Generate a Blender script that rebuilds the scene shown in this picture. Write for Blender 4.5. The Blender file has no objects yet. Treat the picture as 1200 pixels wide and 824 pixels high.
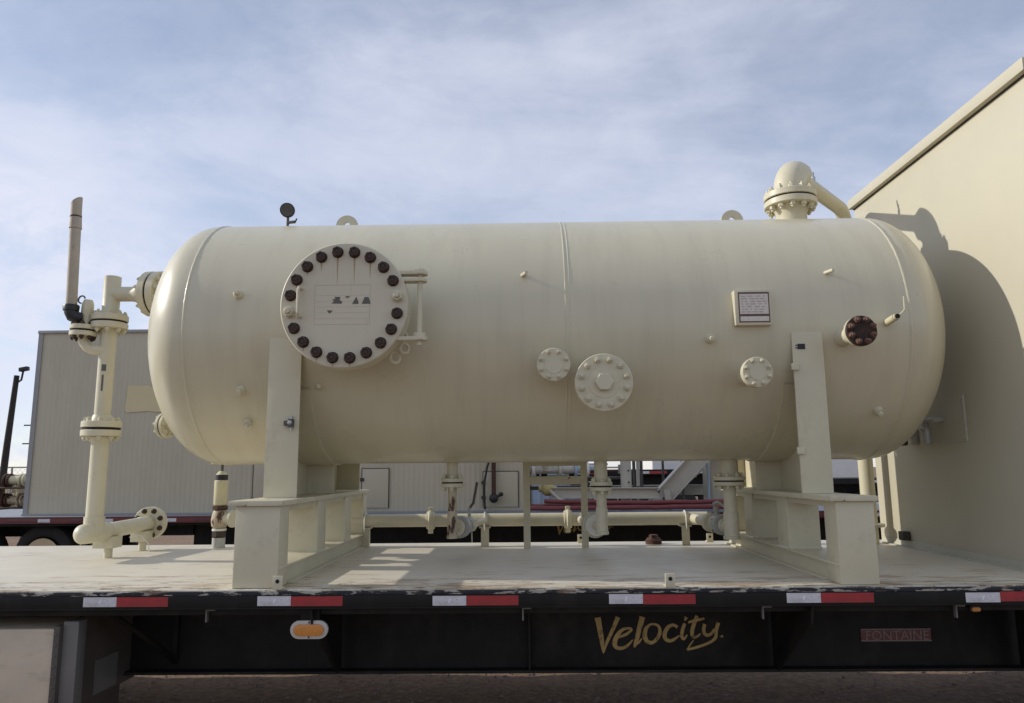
import bpy, bmesh, math, random
from math import sin, cos, pi, radians, sqrt
from mathutils import Vector, Matrix, Quaternion
random.seed(7)
scene = bpy.context.scene
COL = scene.collection
R_ = radians

# ------------------------------------------------------------------ camera
GZ = -1.05                       # ground level; the trailer deck is z = 0
cam = bpy.data.cameras.new('camera'); camo = bpy.data.objects.new('camera', cam); COL.objects.link(camo)
cam.sensor_width = 36.0; cam.lens = 36.0 * 875.0 / 1200.0
cam.clip_start = 0.05; cam.clip_end = 6000
yaw, pitch, roll = R_(0.851), R_(9.009), R_(0.512)
fwd = Vector((-sin(yaw)*cos(pitch), cos(yaw)*cos(pitch), sin(pitch)))
rgt0 = Vector((cos(yaw), sin(yaw), 0)); up0 = rgt0.cross(fwd)
rgt = rgt0*cos(roll) - up0*sin(roll); upv = up0*cos(roll) + rgt0*sin(roll)
M3 = Matrix((rgt, upv, -fwd)).transposed()
camo.matrix_world = Matrix.Translation((0, 0, 0.627)) @ M3.to_4x4()
scene.camera = camo
scene.render.resolution_x = 1024; scene.render.resolution_y = 703

# ------------------------------------------------------------------ light
SUN_EL = R_(25.5)
SUN_AZ = R_(175.3)               # direction to the sun, counted from +X towards +Y
to_sun = Vector((cos(SUN_AZ)*cos(SUN_EL), sin(SUN_AZ)*cos(SUN_EL), sin(SUN_EL)))
sl = bpy.data.lights.new('sun', 'SUN'); sl.energy = 3.3; sl.angle = R_(0.8); sl.color = (1.0, 0.95, 0.86)
slo = bpy.data.objects.new('sun', sl); COL.objects.link(slo)
slo.rotation_euler = to_sun.to_track_quat('Z', 'Y').to_euler(); slo.location = (-30, 0, 20)

world = bpy.data.worlds.new('World'); scene.world = world; world.use_nodes = True
wn, wl = world.node_tree.nodes, world.node_tree.links
wn.clear()
wout = wn.new('ShaderNodeOutputWorld'); bg = wn.new('ShaderNodeBackground'); bg.inputs['Strength'].default_value = 0.135
sky = wn.new('ShaderNodeTexSky'); sky.sky_type = 'NISHITA'; sky.sun_disc = False
sky.sun_elevation = SUN_EL; sky.sun_rotation = pi/2 - SUN_AZ
sky.altitude = 900; sky.air_density = 1.0; sky.dust_density = 0.3; sky.ozone_density = 1.5
tc = wn.new('ShaderNodeTexCoord')
sep = wn.new('ShaderNodeSeparateXYZ'); wl.new(tc.outputs['Generated'], sep.inputs[0])
def wmath(op, a, b=None, clamp=False):
    n = wn.new('ShaderNodeMath'); n.operation = op; n.use_clamp = clamp
    for i, v in enumerate((a, b)):
        if v is None: continue
        if hasattr(v, 'links'): wl.new(v, n.inputs[i])
        else: n.inputs[i].default_value = v
    return n.outputs[0]
def cloud(rot, sc, loc, detail, rough, dist, lo, hi, scale):
    mp = wn.new('ShaderNodeMapping'); mp.inputs['Rotation'].default_value = (0, rot, 0)
    mp.inputs['Scale'].default_value = sc; mp.inputs['Location'].default_value = loc
    wl.new(tc.outputs['Generated'], mp.inputs[0])
    nz = wn.new('ShaderNodeTexNoise'); nz.inputs['Scale'].default_value = scale; nz.inputs['Detail'].default_value = detail
    nz.inputs['Roughness'].default_value = rough; nz.inputs['Distortion'].default_value = dist
    wl.new(mp.outputs[0], nz.inputs['Vector'])
    mr = wn.new('ShaderNodeMapRange'); mr.interpolation_type = 'SMOOTHSTEP'
    mr.inputs[1].default_value = lo; mr.inputs[2].default_value = hi
    wl.new(nz.outputs[0], mr.inputs[0]); return mr.outputs[0]
c1 = cloud(R_(-33), (0.55, 0.8, 1.9), (0.35, 0.2, 0.1), 9, 0.60, 0.45, 0.38, 0.68, 2.2)   # long soft cirrus streaks
c2 = cloud(R_(-25), (1.0, 1.0, 1.5), (2.1, 0.7, 0.4), 8, 0.55, 0.2, 0.38, 0.68, 2.6)      # broad veil
c3 = cloud(R_(-30), (1.0, 1.0, 1.7), (1.0, 2.0, 0), 10, 0.66, 0.5, 0.36, 0.64, 9.0)       # fine mottling
left = wn.new('ShaderNodeMapRange'); left.interpolation_type = 'SMOOTHSTEP'                 # a denser bank low in the west
left.inputs[1].default_value = -0.20; left.inputs[2].default_value = -0.48; left.inputs[3].default_value = 0.0; left.inputs[4].default_value = 1.0
edge = wmath('ADD', sep.outputs[0], wmath('MULTIPLY', wmath('SUBTRACT', c2, 0.5), 0.16))
wl.new(wmath('ADD', edge, wmath('MULTIPLY', sep.outputs[2], 0.45)), left.inputs[0])
low = wn.new('ShaderNodeMapRange'); low.interpolation_type = 'SMOOTHSTEP'
low.inputs[1].default_value = 0.42; low.inputs[2].default_value = 0.22; low.inputs[3].default_value = 0.0; low.inputs[4].default_value = 1.0
wl.new(sep.outputs[2], low.inputs[0])
bank = wmath('MULTIPLY', wmath('MULTIPLY', left.outputs[0], low.outputs[0]), wmath('ADD', wmath('MULTIPLY', c3, 0.75), 0.15))
cm = wmath('ADD', wmath('ADD', wmath('MULTIPLY', c1, 0.34), wmath('MULTIPLY', c2, 0.14)), wmath('ADD', wmath('MULTIPLY', bank, 0.50), wmath('MULTIPLY', c3, 0.07)))
cm = wmath('ADD', cm, 0.31, True)
mixc = wn.new('ShaderNodeMix'); mixc.data_type = 'RGBA'
wl.new(cm, mixc.inputs[0]); wl.new(sky.outputs[0], mixc.inputs[6]); mixc.inputs[7].default_value = (5.75, 6.0, 7.05, 1)
wl.new(mixc.outputs[2], bg.inputs['Color']); wl.new(bg.outputs[0], wout.inputs[0])

scene.view_settings.view_transform = 'Standard'; scene.view_settings.look = 'None'
scene.view_settings.exposure = 0.0; scene.view_settings.gamma = 1.0
scene.view_settings.use_curve_mapping = False
scene.render.engine = 'CYCLES'

# ------------------------------------------------------------------ materials
MATS = {}
def mat(name, col, rough=0.5, metal=0.0, var=0.08, vscale=2.5, stain=None, bump=0.0, bscale=60, spec=0.5, streak=None, extra=None):
    """stain: list of (colour, noise scale, lo, hi, strength, stretch xyz)"""
    m = bpy.data.materials.new(name); m.use_nodes = True; MATS[name] = m
    n, l = m.node_tree.nodes, m.node_tree.links
    p = n['Principled BSDF']; p.inputs['Roughness'].default_value = rough; p.inputs['Metallic'].default_value = metal
    p.inputs['Specular IOR Level'].default_value = spec
    t = n.new('ShaderNodeTexCoord')
    def noise(scale, detail=5, rgh=0.6, stretch=None):
        z = n.new('ShaderNodeTexNoise'); z.inputs['Scale'].default_value = scale; z.inputs['Detail'].default_value = detail
        z.inputs['Roughness'].default_value = rgh
        if stretch:
            mp = n.new('ShaderNodeMapping'); mp.inputs['Scale'].default_value = stretch
            l.new(t.outputs['Object'], mp.inputs[0]); l.new(mp.outputs[0], z.inputs['Vector'])
        else: l.new(t.outputs['Object'], z.inputs['Vector'])
        return z.outputs[0]
    def mrange(v, a, b, c, d):
        r = n.new('ShaderNodeMapRange'); r.inputs[1].default_value = a; r.inputs[2].default_value = b
        r.inputs[3].default_value = c; r.inputs[4].default_value = d; l.new(v, r.inputs[0]); return r.outputs[0]
    hsv = n.new('ShaderNodeHueSaturation'); hsv.inputs['Color'].default_value = (*col, 1)
    l.new(mrange(noise(vscale, 6), 0.25, 0.75, 1-var, 1+var), hsv.inputs['Value'])
    cur = hsv.outputs[0]
    for (sc, scale, lo, hi, amt, stretch) in (stain or []):
        f = mrange(noise(scale, 7, 0.65, stretch), lo, hi, 0, amt)
        x = n.new('ShaderNodeMix'); x.data_type = 'RGBA'; l.new(f, x.inputs[0]); l.new(cur, x.inputs[6])
        x.inputs[7].default_value = (*sc, 1); cur = x.outputs[2]
    if extra: cur = extra(n, l, t, cur, noise, mrange)
    l.new(cur, p.inputs['Base Color'])
    l.new(mrange(noise(vscale*3, 4), 0.3, 0.7, max(0, rough-0.08), min(1, rough+0.1)), p.inputs['Roughness'])
    if bump:
        b = n.new('ShaderNodeBump'); b.inputs['Strength'].default_value = bump; b.inputs['Distance'].default_value = 0.01
        l.new(noise(bscale, 4), b.inputs['Height']); l.new(b.outputs[0], p.inputs['Normal'])
    return m
CREAM = (0.595, 0.550, 0.400)
GRIME = (0.22, 0.17, 0.11); RUST = (0.10, 0.035, 0.014)
def tank_wear(n, l, t, cur, noise, mrange):
    # faint vertical run marks and a few chips
    f = mrange(noise(1.0, 6, 0.7, (9, 2.0, 0.7)), 0.48, 0.78, 0, 0.28)
    x = n.new('ShaderNodeMix'); x.data_type = 'RGBA'; l.new(f, x.inputs[0]); l.new(cur, x.inputs[6]); x.inputs[7].default_value = (0.36, 0.31, 0.22, 1)
    return x.outputs[2]
mat('tank_paint', CREAM, 0.34, var=0.06, vscale=1.2, bump=0.05, bscale=2.2, extra=tank_wear,
    stain=[((0.16, 0.12, 0.08), 10.0, 0.735, 0.765, 0.7, None), ((0.66, 0.63, 0.54), 1.0, 0.66, 0.72, 0.35, (16, 16, 5))])
p_ = MATS['tank_paint'].node_tree.nodes['Principled BSDF']; p_.inputs['Coat Weight'].default_value = 0.22; p_.inputs['Coat Roughness'].default_value = 0.18
mat('cream', CREAM, 0.45, var=0.07, vscale=3, bump=0.05, bscale=25, stain=[(GRIME, 4, 0.56, 0.85, 0.45, None), ((0.20, 0.13, 0.08), 17, 0.715, 0.75, 0.7, None)])
mat('cream_worn', CREAM, 0.5, var=0.10, vscale=4, bump=0.08, bscale=30, stain=[(GRIME, 5, 0.55, 0.8, 0.5, None), (RUST, 14, 0.64, 0.68, 0.85, None)])
mat('cream_rusty', (0.50, 0.43, 0.30), 0.6, var=0.12, vscale=6, bump=0.1, bscale=40,
    stain=[((0.32, 0.15, 0.05), 6, 0.45, 0.75, 0.7, None), ((0.045, 0.014, 0.008), 9, 0.56, 0.60, 0.95, (1, 1, 0.5))])
mat('cover_paint', (0.60, 0.55, 0.415), 0.45, var=0.05, vscale=3, bump=0.03, bscale=20,
    stain=[((0.30, 0.20, 0.11), 1.0, 0.60, 0.85, 0.30, (40, 1, 3.0))])
mat('rust_black', (0.048, 0.026, 0.017), 0.65, var=0.35, vscale=40, stain=[((0.12, 0.045, 0.02), 60, 0.55, 0.75, 0.6, None)])
mat('rust_red', (0.06, 0.028, 0.018), 0.8, var=0.3, vscale=25, stain=[((0.17, 0.075, 0.04), 40, 0.5, 0.7, 0.8, None)], bump=0.2, bscale=120)
mat('rust_dark', (0.035, 0.020, 0.015), 0.8, var=0.3, vscale=25, stain=[((0.09, 0.045, 0.028), 30, 0.5, 0.7, 0.7, None)], bump=0.2, bscale=120)
mat('rust_nut', (0.17, 0.095, 0.065), 0.7, var=0.3, vscale=40)
mat('gasket', (0.012, 0.010, 0.009), 0.8)
mat('black_plastic', (0.015, 0.015, 0.017), 0.45)
mat('vent_grey', (0.40, 0.345, 0.27), 0.65, var=0.15, vscale=6, stain=[(RUST, 9, 0.60, 0.72, 0.7, (1, 1, 0.5))])
mat('galv', (0.42, 0.43, 0.43), 0.4, 0.7, var=0.12, vscale=20)
mat('plate_print', (0.66, 0.60, 0.53), 0.4, 0.0, var=0.1, vscale=30)
mat('dark_frame', (0.13, 0.075, 0.06), 0.6)
mat('print_grey', (0.36, 0.29, 0.26), 0.6)
mat('residue', (0.12, 0.115, 0.10), 0.7)
mat('faint_line', (0.47, 0.43, 0.33), 0.6)
mat('white_scuff', (0.72, 0.70, 0.62), 0.5)
mat('rust_run', (0.42, 0.31, 0.19), 0.6, var=0.2, vscale=20)
def deck_wear(n, l, t, cur, noise, mrange):
    s = n.new('ShaderNodeSeparateXYZ'); l.new(t.outputs['Object'], s.inputs[0])
    def M(op, a, b):
        q = n.new('ShaderNodeMath'); q.operation = op
        for i, v in enumerate((a, b)):
            if hasattr(v, 'links'): l.new(v, q.inputs[i])
            else: q.inputs[i].default_value = v
        return q.outputs[0]
    def over(cur, f, c):
        x = n.new('ShaderNodeMix'); x.data_type = 'RGBA'; l.new(f, x.inputs[0]); l.new(cur, x.inputs[6]); x.inputs[7].default_value = (*c, 1); return x.outputs[2]
    near = mrange(s.outputs[1], -1.29, -0.55, 0.14, 0.0)          # worn where boots and straps pass, along the near edge
    a = noise(1.0, 8, 0.7, (2.2, 9, 1)); a = mrange(M('ADD', a, near), 0.575, 0.69, 0, 0.75)
    cur = over(cur, a, (0.30, 0.20, 0.11))
    b = noise(1.0, 6, 0.7, (7, 26, 1)); b = mrange(M('ADD', b, near), 0.675, 0.71, 0, 0.85)
    cur = over(cur, b, (0.09, 0.055, 0.035))
    g = mrange(noise(0.7, 6, 0.6), 0.45, 0.75, 0, 0.30)
    return over(cur, g, (0.46, 0.41, 0.32))
mat('deck_paint', (0.64, 0.59, 0.475), 0.5, var=0.06, vscale=2, bump=0.05, bscale=12, extra=deck_wear)
mat('edge_flake', (0.012, 0.014, 0.022), 0.6, var=0.3, vscale=20,
    stain=[((0.42, 0.40, 0.35), 1.0, 0.53, 0.56, 0.9, (9, 30, 40)), ((0.20, 0.13, 0.08), 1.0, 0.58, 0.63, 0.7, (5, 20, 20))])
mat('trailer_black', (0.0065, 0.0062, 0.006), 0.55, var=0.3, vscale=3, spec=0.3, stain=[((0.035, 0.030, 0.025), 5, 0.50, 0.8, 0.5, (1, 1, 0.6)), ((0.16, 0.14, 0.12), 24, 0.735, 0.775, 0.7, None)])
mat('trailer_dusty', (0.011, 0.010, 0.009), 0.65, var=0.3, vscale=3, spec=0.3, stain=[((0.042, 0.036, 0.029), 4, 0.42, 0.8, 0.7, None), ((0.20, 0.18, 0.15), 22, 0.72, 0.78, 0.6, None)])
mat('rail_maroon', (0.10, 0.025, 0.025), 0.5, var=0.2)
mat('tape_white', (0.62, 0.62, 0.65), 0.35, var=0.06, vscale=30, stain=[((0.28, 0.25, 0.23), 9, 0.46, 0.78, 0.7, (1, 1, 3)), ((0.10, 0.09, 0.08), 40, 0.66, 0.70, 0.6, None)])
mat('tape_red', (0.36, 0.030, 0.035), 0.35, var=0.12, vscale=30, stain=[((0.13, 0.035, 0.03), 9, 0.44, 0.75, 0.75, (1, 1, 3)), ((0.06, 0.03, 0.03), 40, 0.66, 0.70, 0.6, None)])
mat('tape_red_dull', (0.15, 0.028, 0.028), 0.45, var=0.2, vscale=20)
mat('tape_mark', (0.75, 0.76, 0.80), 0.4)
mat('amber', (0.60, 0.24, 0.05), 0.3, var=0.08, vscale=40)
mat('bezel', (0.55, 0.50, 0.46), 0.4, var=0.1, vscale=20)
mat('gold', (0.45, 0.31, 0.11), 0.5, var=0.22, vscale=9, stain=[((0.05, 0.035, 0.02), 26, 0.54, 0.64, 0.75, None)])
mat('badge_red', (0.16, 0.055, 0.055), 0.5, var=0.2, vscale=20)
mat('badge_grey', (0.22, 0.17, 0.16), 0.5, var=0.2, vscale=20)
mat('box_tan', (0.57, 0.475, 0.36), 0.65, var=0.12, vscale=4, stain=[((0.20, 0.14, 0.09), 5, 0.55, 0.8, 0.5, (1, 1, 2))])
mat('box_brown', (0.085, 0.07, 0.06), 0.6, var=0.2, vscale=4)
mat('box_grey', (0.16, 0.15, 0.14), 0.5, var=0.15, vscale=5)
mat('rubber', (0.018, 0.017, 0.016), 0.8, var=0.2, bump=0.2, bscale=40)
mat('rim_tan', (0.58, 0.46, 0.29), 0.6, var=0.15)
mat('wall_cream', (0.53, 0.49, 0.37), 0.5, var=0.03, vscale=0.8, bump=0.02, bscale=3, stain=[((0.45, 0.42, 0.335), 0.9, 0.45, 0.7, 0.4, None)])
mat('trim_cream', (0.50, 0.485, 0.40), 0.5, var=0.04)
mat('dark_gap', (0.05, 0.045, 0.035), 0.7)
mat('pipe_dark', (0.10, 0.095, 0.085), 0.45, 0.3, var=0.2, vscale=12)
mat('pipe_grey', (0.42, 0.41, 0.37), 0.45, 0.2, var=0.15, vscale=12)
mat('panel_white', (0.50, 0.455, 0.345), 0.5, var=0.05, vscale=1.0, stain=[((0.34, 0.305, 0.23), 1.5, 0.5, 0.8, 0.4, (1, 1, 0.4))])
mat('panel_trim', (0.30, 0.30, 0.30), 0.5)
mat('patch_yellow', (0.62, 0.53, 0.31), 0.55, var=0.05)
mat('steel_beige', (0.52, 0.49, 0.42), 0.5, var=0.08)
mat('hose_red', (0.20, 0.045, 0.045), 0.5, var=0.2, vscale=6)
mat('tarp_blue', (0.21, 0.23, 0.26), 0.5, var=0.15, vscale=3)
mat('valve_yellow', (0.45, 0.38, 0.16), 0.5, var=0.15)
mat('white_paint', (0.74, 0.73, 0.70), 0.5)
mat('far_blue', (0.33, 0.42, 0.55), 0.4)
mat('wood_dark', (0.03, 0.024, 0.02), 0.8, var=0.2, vscale=6)
mat('fence_grey', (0.30, 0.31, 0.32), 0.5, 0.5)
mat('valve_cream', (0.60, 0.55, 0.36), 0.5, var=0.1, vscale=8)
def ground_mix(n, l, t, cur, noise, mrange):
    f = mrange(noise(18, 8, 0.75), 0.42, 0.68, 0, 1)
    x = n.new('ShaderNodeMix'); x.data_type = 'RGBA'; l.new(f, x.inputs[0]); l.new(cur, x.inputs[6]); x.inputs[7].default_value = (0.33, 0.225, 0.145, 1)
    return x.outputs[2]
mat('dirt', (0.17, 0.115, 0.078), 0.9, var=0.25, vscale=0.6, bump=0.6, bscale=35, extra=ground_mix, spec=0.2)
mat('stone', (0.28, 0.22, 0.19), 0.85, var=0.3, vscale=9)
mat('dry_grass', (0.30, 0.25, 0.14), 0.9, var=0.25, vscale=1)

# ------------------------------------------------------------------ mesh helpers
class MB:
    def __init__(s): s.v = []; s.f = []
    def add(s, vs, fs):
        o = len(s.v); s.v += [Vector(q) for q in vs]; s.f += [[i+o for i in f] for f in fs]; return s
    def box(s, x0, x1, y0, y1, z0, z1):
        return s.add([(x0,y0,z0),(x1,y0,z0),(x1,y1,z0),(x0,y1,z0),(x0,y0,z1),(x1,y0,z1),(x1,y1,z1),(x0,y1,z1)],
              [(0,3,2,1),(4,5,6,7),(0,1,5,4),(1,2,6,5),(2,3,7,6),(3,0,4,7)])
    def obox(s, c, ax, ay, az):        # oriented box by half vectors
        c, ax, ay, az = map(Vector, (c, ax, ay, az)); vs = []
        for k in (-1, 1):
            for (i, j) in ((-1,-1),(1,-1),(1,1),(-1,1)): vs.append(c + ax*i + ay*j + az*k)
        return s.add(vs, [(0,3,2,1),(4,5,6,7),(0,1,5,4),(1,2,6,5),(2,3,7,6),(3,0,4,7)])
    def lathe(s, p, axis, prof, seg=24, cap0=True, cap1=True, phase=0.0):
        p = Vector(p); a = Vector(axis).normalized(); q = Vector((0,0,1)).rotation_difference(a)
        o = len(s.v)
        for (t, r) in prof:
            for i in range(seg):
                an = phase + 2*pi*i/seg; s.v.append(p + q @ Vector((r*cos(an), r*sin(an), t)))
        for k in range(len(prof)-1):
            for i in range(seg):
                j = (i+1) % seg; s.f.append([o+k*seg+i, o+k*seg+j, o+(k+1)*seg+j, o+(k+1)*seg+i])
        if cap0: s.f.append([o+i for i in reversed(range(seg))])
        if cap1: s.f.append([o+(len(prof)-1)*seg+i for i in range(seg)])
        return s
    def cyl(s, p0, p1, r, r1=None, seg=20, ch=0.0):
        p0, p1 = Vector(p0), Vector(p1); L = (p1-p0).length; r1 = r if r1 is None else r1
        pr = [(0, r), (L, r1)] if not ch else [(0, r-ch), (ch, r), (L-ch, r1), (L, r1-ch)]
        return s.lathe(p0, p1-p0, pr, seg)
    def ring(s, p, axis, r0, r1, t, seg=40, ch=0.003):   # annular disc
        prof = [(0, r0), (0, r1-ch), (ch, r1), (t-ch, r1), (t, r1-ch), (t, r0), (0, r0)]
        return s.lathe(p, axis, prof, seg, False, False)
    def tube(s, pts, r, seg=14, caps=True):
        pts = [Vector(q) for q in pts]; n = len(pts); o = len(s.v)
        tan = [(pts[min(i+1, n-1)] - pts[max(i-1, 0)]).normalized() for i in range(n)]
        u = tan[0].orthogonal().normalized()
        for i in range(n):
            u = (u - tan[i]*u.dot(tan[i])).normalized(); w = tan[i].cross(u); rr = r[i] if isinstance(r, (list, tuple)) else r
            for k in range(seg):
                a = 2*pi*k/seg; s.v.append(pts[i] + (u*cos(a) + w*sin(a))*rr)
        for i in range(n-1):
            for k in range(seg):
                j = (k+1) % seg; s.f.append([o+i*seg+k, o+i*seg+j, o+(i+1)*seg+j, o+(i+1)*seg+k])
        if caps: s.f.append([o+k for k in reversed(range(seg))]); s.f.append([o+(n-1)*seg+k for k in range(seg)])
        return s
    def prism(s, poly, org, eu, ev, ew):     # polygon in the (eu, ev) plane, extruded along ew
        org, eu, ev, ew = map(Vector, (org, eu, ev, ew)); n = len(poly)
        a = [org + eu*x + ev*y for x, y in poly]; b = [q + ew for q in a]
        fs = [list(range(n))[::-1], list(range(n, 2*n))] + [[i, (i+1) % n, n+(i+1) % n, n+i] for i in range(n)]
        return s.add(a+b, fs)
    def ball(s, c, r, seg=14, rings=8, sq=(1,1,1)):
        c = Vector(c); o = len(s.v)
        for i in range(1, rings):
            th = pi*i/rings
            for k in range(seg):
                ph = 2*pi*k/seg; s.v.append(c + Vector((r*sq[0]*sin(th)*cos(ph), r*sq[1]*sin(th)*sin(ph), r*sq[2]*cos(th))))
        s.v.append(c + Vector((0,0,r*sq[2]))); s.v.append(c - Vector((0,0,r*sq[2]))); T = len(s.v)-2
        for i in range(rings-2):
            for k in range(seg):
                j = (k+1) % seg; s.f.append([o+i*seg+k, o+(i+1)*seg+k, o+(i+1)*seg+j, o+i*seg+j])
        for k in range(seg):
            j = (k+1) % seg; s.f.append([T, o+k, o+j]); s.f.append([T+1, o+(rings-2)*seg+j, o+(rings-2)*seg+k])
        return s
ORG = {}
def finish(me, angle=35):
    for p in me.polygons: p.use_smooth = True
    try: me.set_sharp_from_angle(angle=R_(angle))
    except Exception: pass
def tagit(o, label=None, cat=None, group=None, kind=None):
    if label: o['label'] = label
    if cat: o['category'] = cat
    if group: o['group'] = group
    if kind: o['kind'] = kind
    return o
def thing(name, loc, label, cat, group=None):
    o = bpy.data.objects.new(name, None); COL.objects.link(o); o.location = loc; ORG[o] = Vector(loc); o.empty_display_size = 0.1
    return tagit(o, label, cat, group)
def obj(name, mb, m, parent=None, bevel=0.0, origin=None, angle=35, label=None, kind=None):
    """One mesh object from world coordinates; its origin is the centre of its bounds."""
    if origin is None:
        lo = [min(q[i] for q in mb.v) for i in range(3)]; hi = [max(q[i] for q in mb.v) for i in range(3)]
        origin = Vector([(a+b)/2 for a, b in zip(lo, hi)])
    origin = Vector(origin)
    me = bpy.data.meshes.new(name); bm = bmesh.new()
    vs = [bm.verts.new(q - origin) for q in mb.v]
    for f in mb.f:
        try: bm.faces.new([vs[i] for i in f])
        except ValueError: pass
    bmesh.ops.recalc_face_normals(bm, faces=bm.faces)
    if bevel:
        es = [e for e in bm.edges if len(e.link_faces) == 2 and e.calc_face_angle(0) > R_(40)]
        bmesh.ops.bevel(bm, geom=es, offset=bevel, segments=2, affect='EDGES', profile=0.6)
    bm.to_mesh(me); bm.free(); finish(me, angle)
    me.materials.append(MATS[m])
    o = bpy.data.objects.new(name, me); COL.objects.link(o); ORG[o] = origin
    if parent is not None:
        o.parent = parent; o.location = origin - ORG[parent]
    else: o.location = origin
    return tagit(o, label=label, kind=kind)
def inst(src_mesh, name, loc, rot, parent, m=None):
    o = bpy.data.objects.new(name, src_mesh); COL.objects.link(o); o.parent = parent
    o.location = Vector(loc) - ORG[parent]; o.rotation_mode = 'QUATERNION'; o.rotation_quaternion = rot; ORG[o] = Vector(loc)
    if m:
        o.material_slots[0].link = 'OBJECT'; o.material_slots[0].material = MATS[m]
    return o
def mesh_only(name, mb, m, bevel=0.0, angle=30):
    o = obj(name, mb, m, None, bevel, origin=(0,0,0), angle=angle); me = o.data; ORG.pop(o); bpy.data.objects.remove(o)
    return me
_bolts = {}
def bolt_mesh(r, half, m):                  # stud through a flange pair with a nut on each side, along Z, centred
    k = ('s', round(r, 4), round(half, 4), m)
    if k not in _bolts:
        b = MB(); b.cyl((0,0,-half-1.9*r), (0,0,half+1.9*r), r*0.52, seg=8)
        for s in (-1, 1):
            b.lathe((0,0,s*half), (0,0,s), [(0.0005, r), (r*1.15, r), (r*1.25, r*0.9)], 6)
        _bolts[k] = mesh_only('bolt', b, m)
    return _bolts[k]
def nut_mesh(r, m, stud=1.6, h=1.0):        # nut with stud end, base at 0, along +Z
    k = ('n', round(r, 4), m, stud, h)
    if k not in _bolts:
        b = MB(); b.lathe((0,0,0), (0,0,1), [(0, r*1.12), (r*0.10, r*1.12)], 16)
        b.lathe((0,0,r*0.10), (0,0,1), [(0, r), (r*h*0.90, r), (r*h, r*0.90), (r*h, r*0.58), (r*h*0.5, r*0.56)], 6, True, False)
        b.lathe((0,0,r*0.3), (0,0,1), [(0, r*0.50), (r*stud, r*0.50), (r*(stud+0.08), r*0.42)], 12)
        _bolts[k] = mesh_only('nut', b, m)
    return _bolts[k]
def axis_q(a, spin=0.0): return Vector((0,0,1)).rotation_difference(Vector(a).normalized()) @ Quaternion((0,0,1), spin)
def flange_pair(par, c, ax, R, rb, n, th, gap, br, m='cream', bm_='cream', r0=0.0, phase=0.0, two=True):
    """two discs facing each other across a dark gasket, bolts as sub-parts of the first disc"""
    c = Vector(c); a = Vector(ax).normalized(); q = axis_q(a)
    g = obj('gasket', MB().cyl(c - a*gap/2*1.02, c + a*gap/2*1.02, R*0.93, seg=36), 'gasket', par)
    f1 = obj('flange', MB().cyl(c - a*(gap/2+th), c - a*gap/2, R, seg=44, ch=0.004), m, par)
    if two: obj('flange', MB().cyl(c + a*gap/2, c + a*(gap/2+th), R, seg=44, ch=0.004), m, par)
    me = bolt_mesh(br, th+gap/2, bm_)
    for i in range(n):
        an = phase + 2*pi*(i+0.5)/n
        p = c + q @ Vector((rb*cos(an), rb*sin(an), 0)); inst(me, 'bolt', p, axis_q(a, random.random()), f1)
    return f1
def arc(c, r, a0, a1, eu, ev, n=10):
    c, eu, ev = Vector(c), Vector(eu), Vector(ev)
    return [c + eu*(r*cos(a0+(a1-a0)*i/n)) + ev*(r*sin(a0+(a1-a0)*i/n)) for i in range(n+1)]

# ------------------------------------------------------------------ ground
def make_ground():
    b = MB(); xs = [-3000, -400, -60] + [-20+0.5*i for i in range(81)] + [60, 400, 3000]; ys = [-3000, -300, -40, -6, 0, 2] + [2.5+0.4*i for i in range(40)] + [25, 40, 80, 300, 1000, 4000]
    rnd = random.Random(3); o = []
    for y in ys:
        for x in xs:
            near = abs(x) < 21 and 2 < y < 20
            o.append((x, y, GZ + (rnd.uniform(-0.03, 0.03) if near else 0)))
    nx = len(xs)
    b.add(o, [(j*nx+i, j*nx+i+1, (j+1)*nx+i+1, (j+1)*nx+i) for j in range(len(ys)-1) for i in range(nx-1)])
    tagit(obj('ground', b, 'dirt', origin=(0, 0, GZ), angle=180), kind='structure')
make_ground()
def make_gravel():
    b = MB(); rnd = random.Random(11)
    for k in range(5200):
        x, y = rnd.uniform(-5, 5), rnd.uniform(4.6, 8.2); r = rnd.choice((0.004, 0.006, 0.008, 0.008, 0.011, 0.018)) * rnd.uniform(0.7, 1.3)
        c = Vector((x, y, GZ + 0.012 + r*0.3)); vs = []
        for d in ((1,0,0),(0,1,0),(-1,0,0),(0,-1,0),(0,0,1),(0,0,-1)):
            vs.append(c + Vector((d[0], d[1], d[2]*0.6))*r*rnd.uniform(0.6, 1.3) + Vector((rnd.uniform(-.3,.3)*r, rnd.uniform(-.3,.3)*r, 0)))
        b.add(vs, [(0,1,4),(1,2,4),(2,3,4),(3,0,4),(1,0,5),(2,1,5),(3,2,5),(0,3,5)])
    tagit(obj('gravel', b, 'stone', angle=20), 'loose reddish gravel scattered on the ground under the trailers', 'gravel', kind='stuff')
make_gravel()

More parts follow.
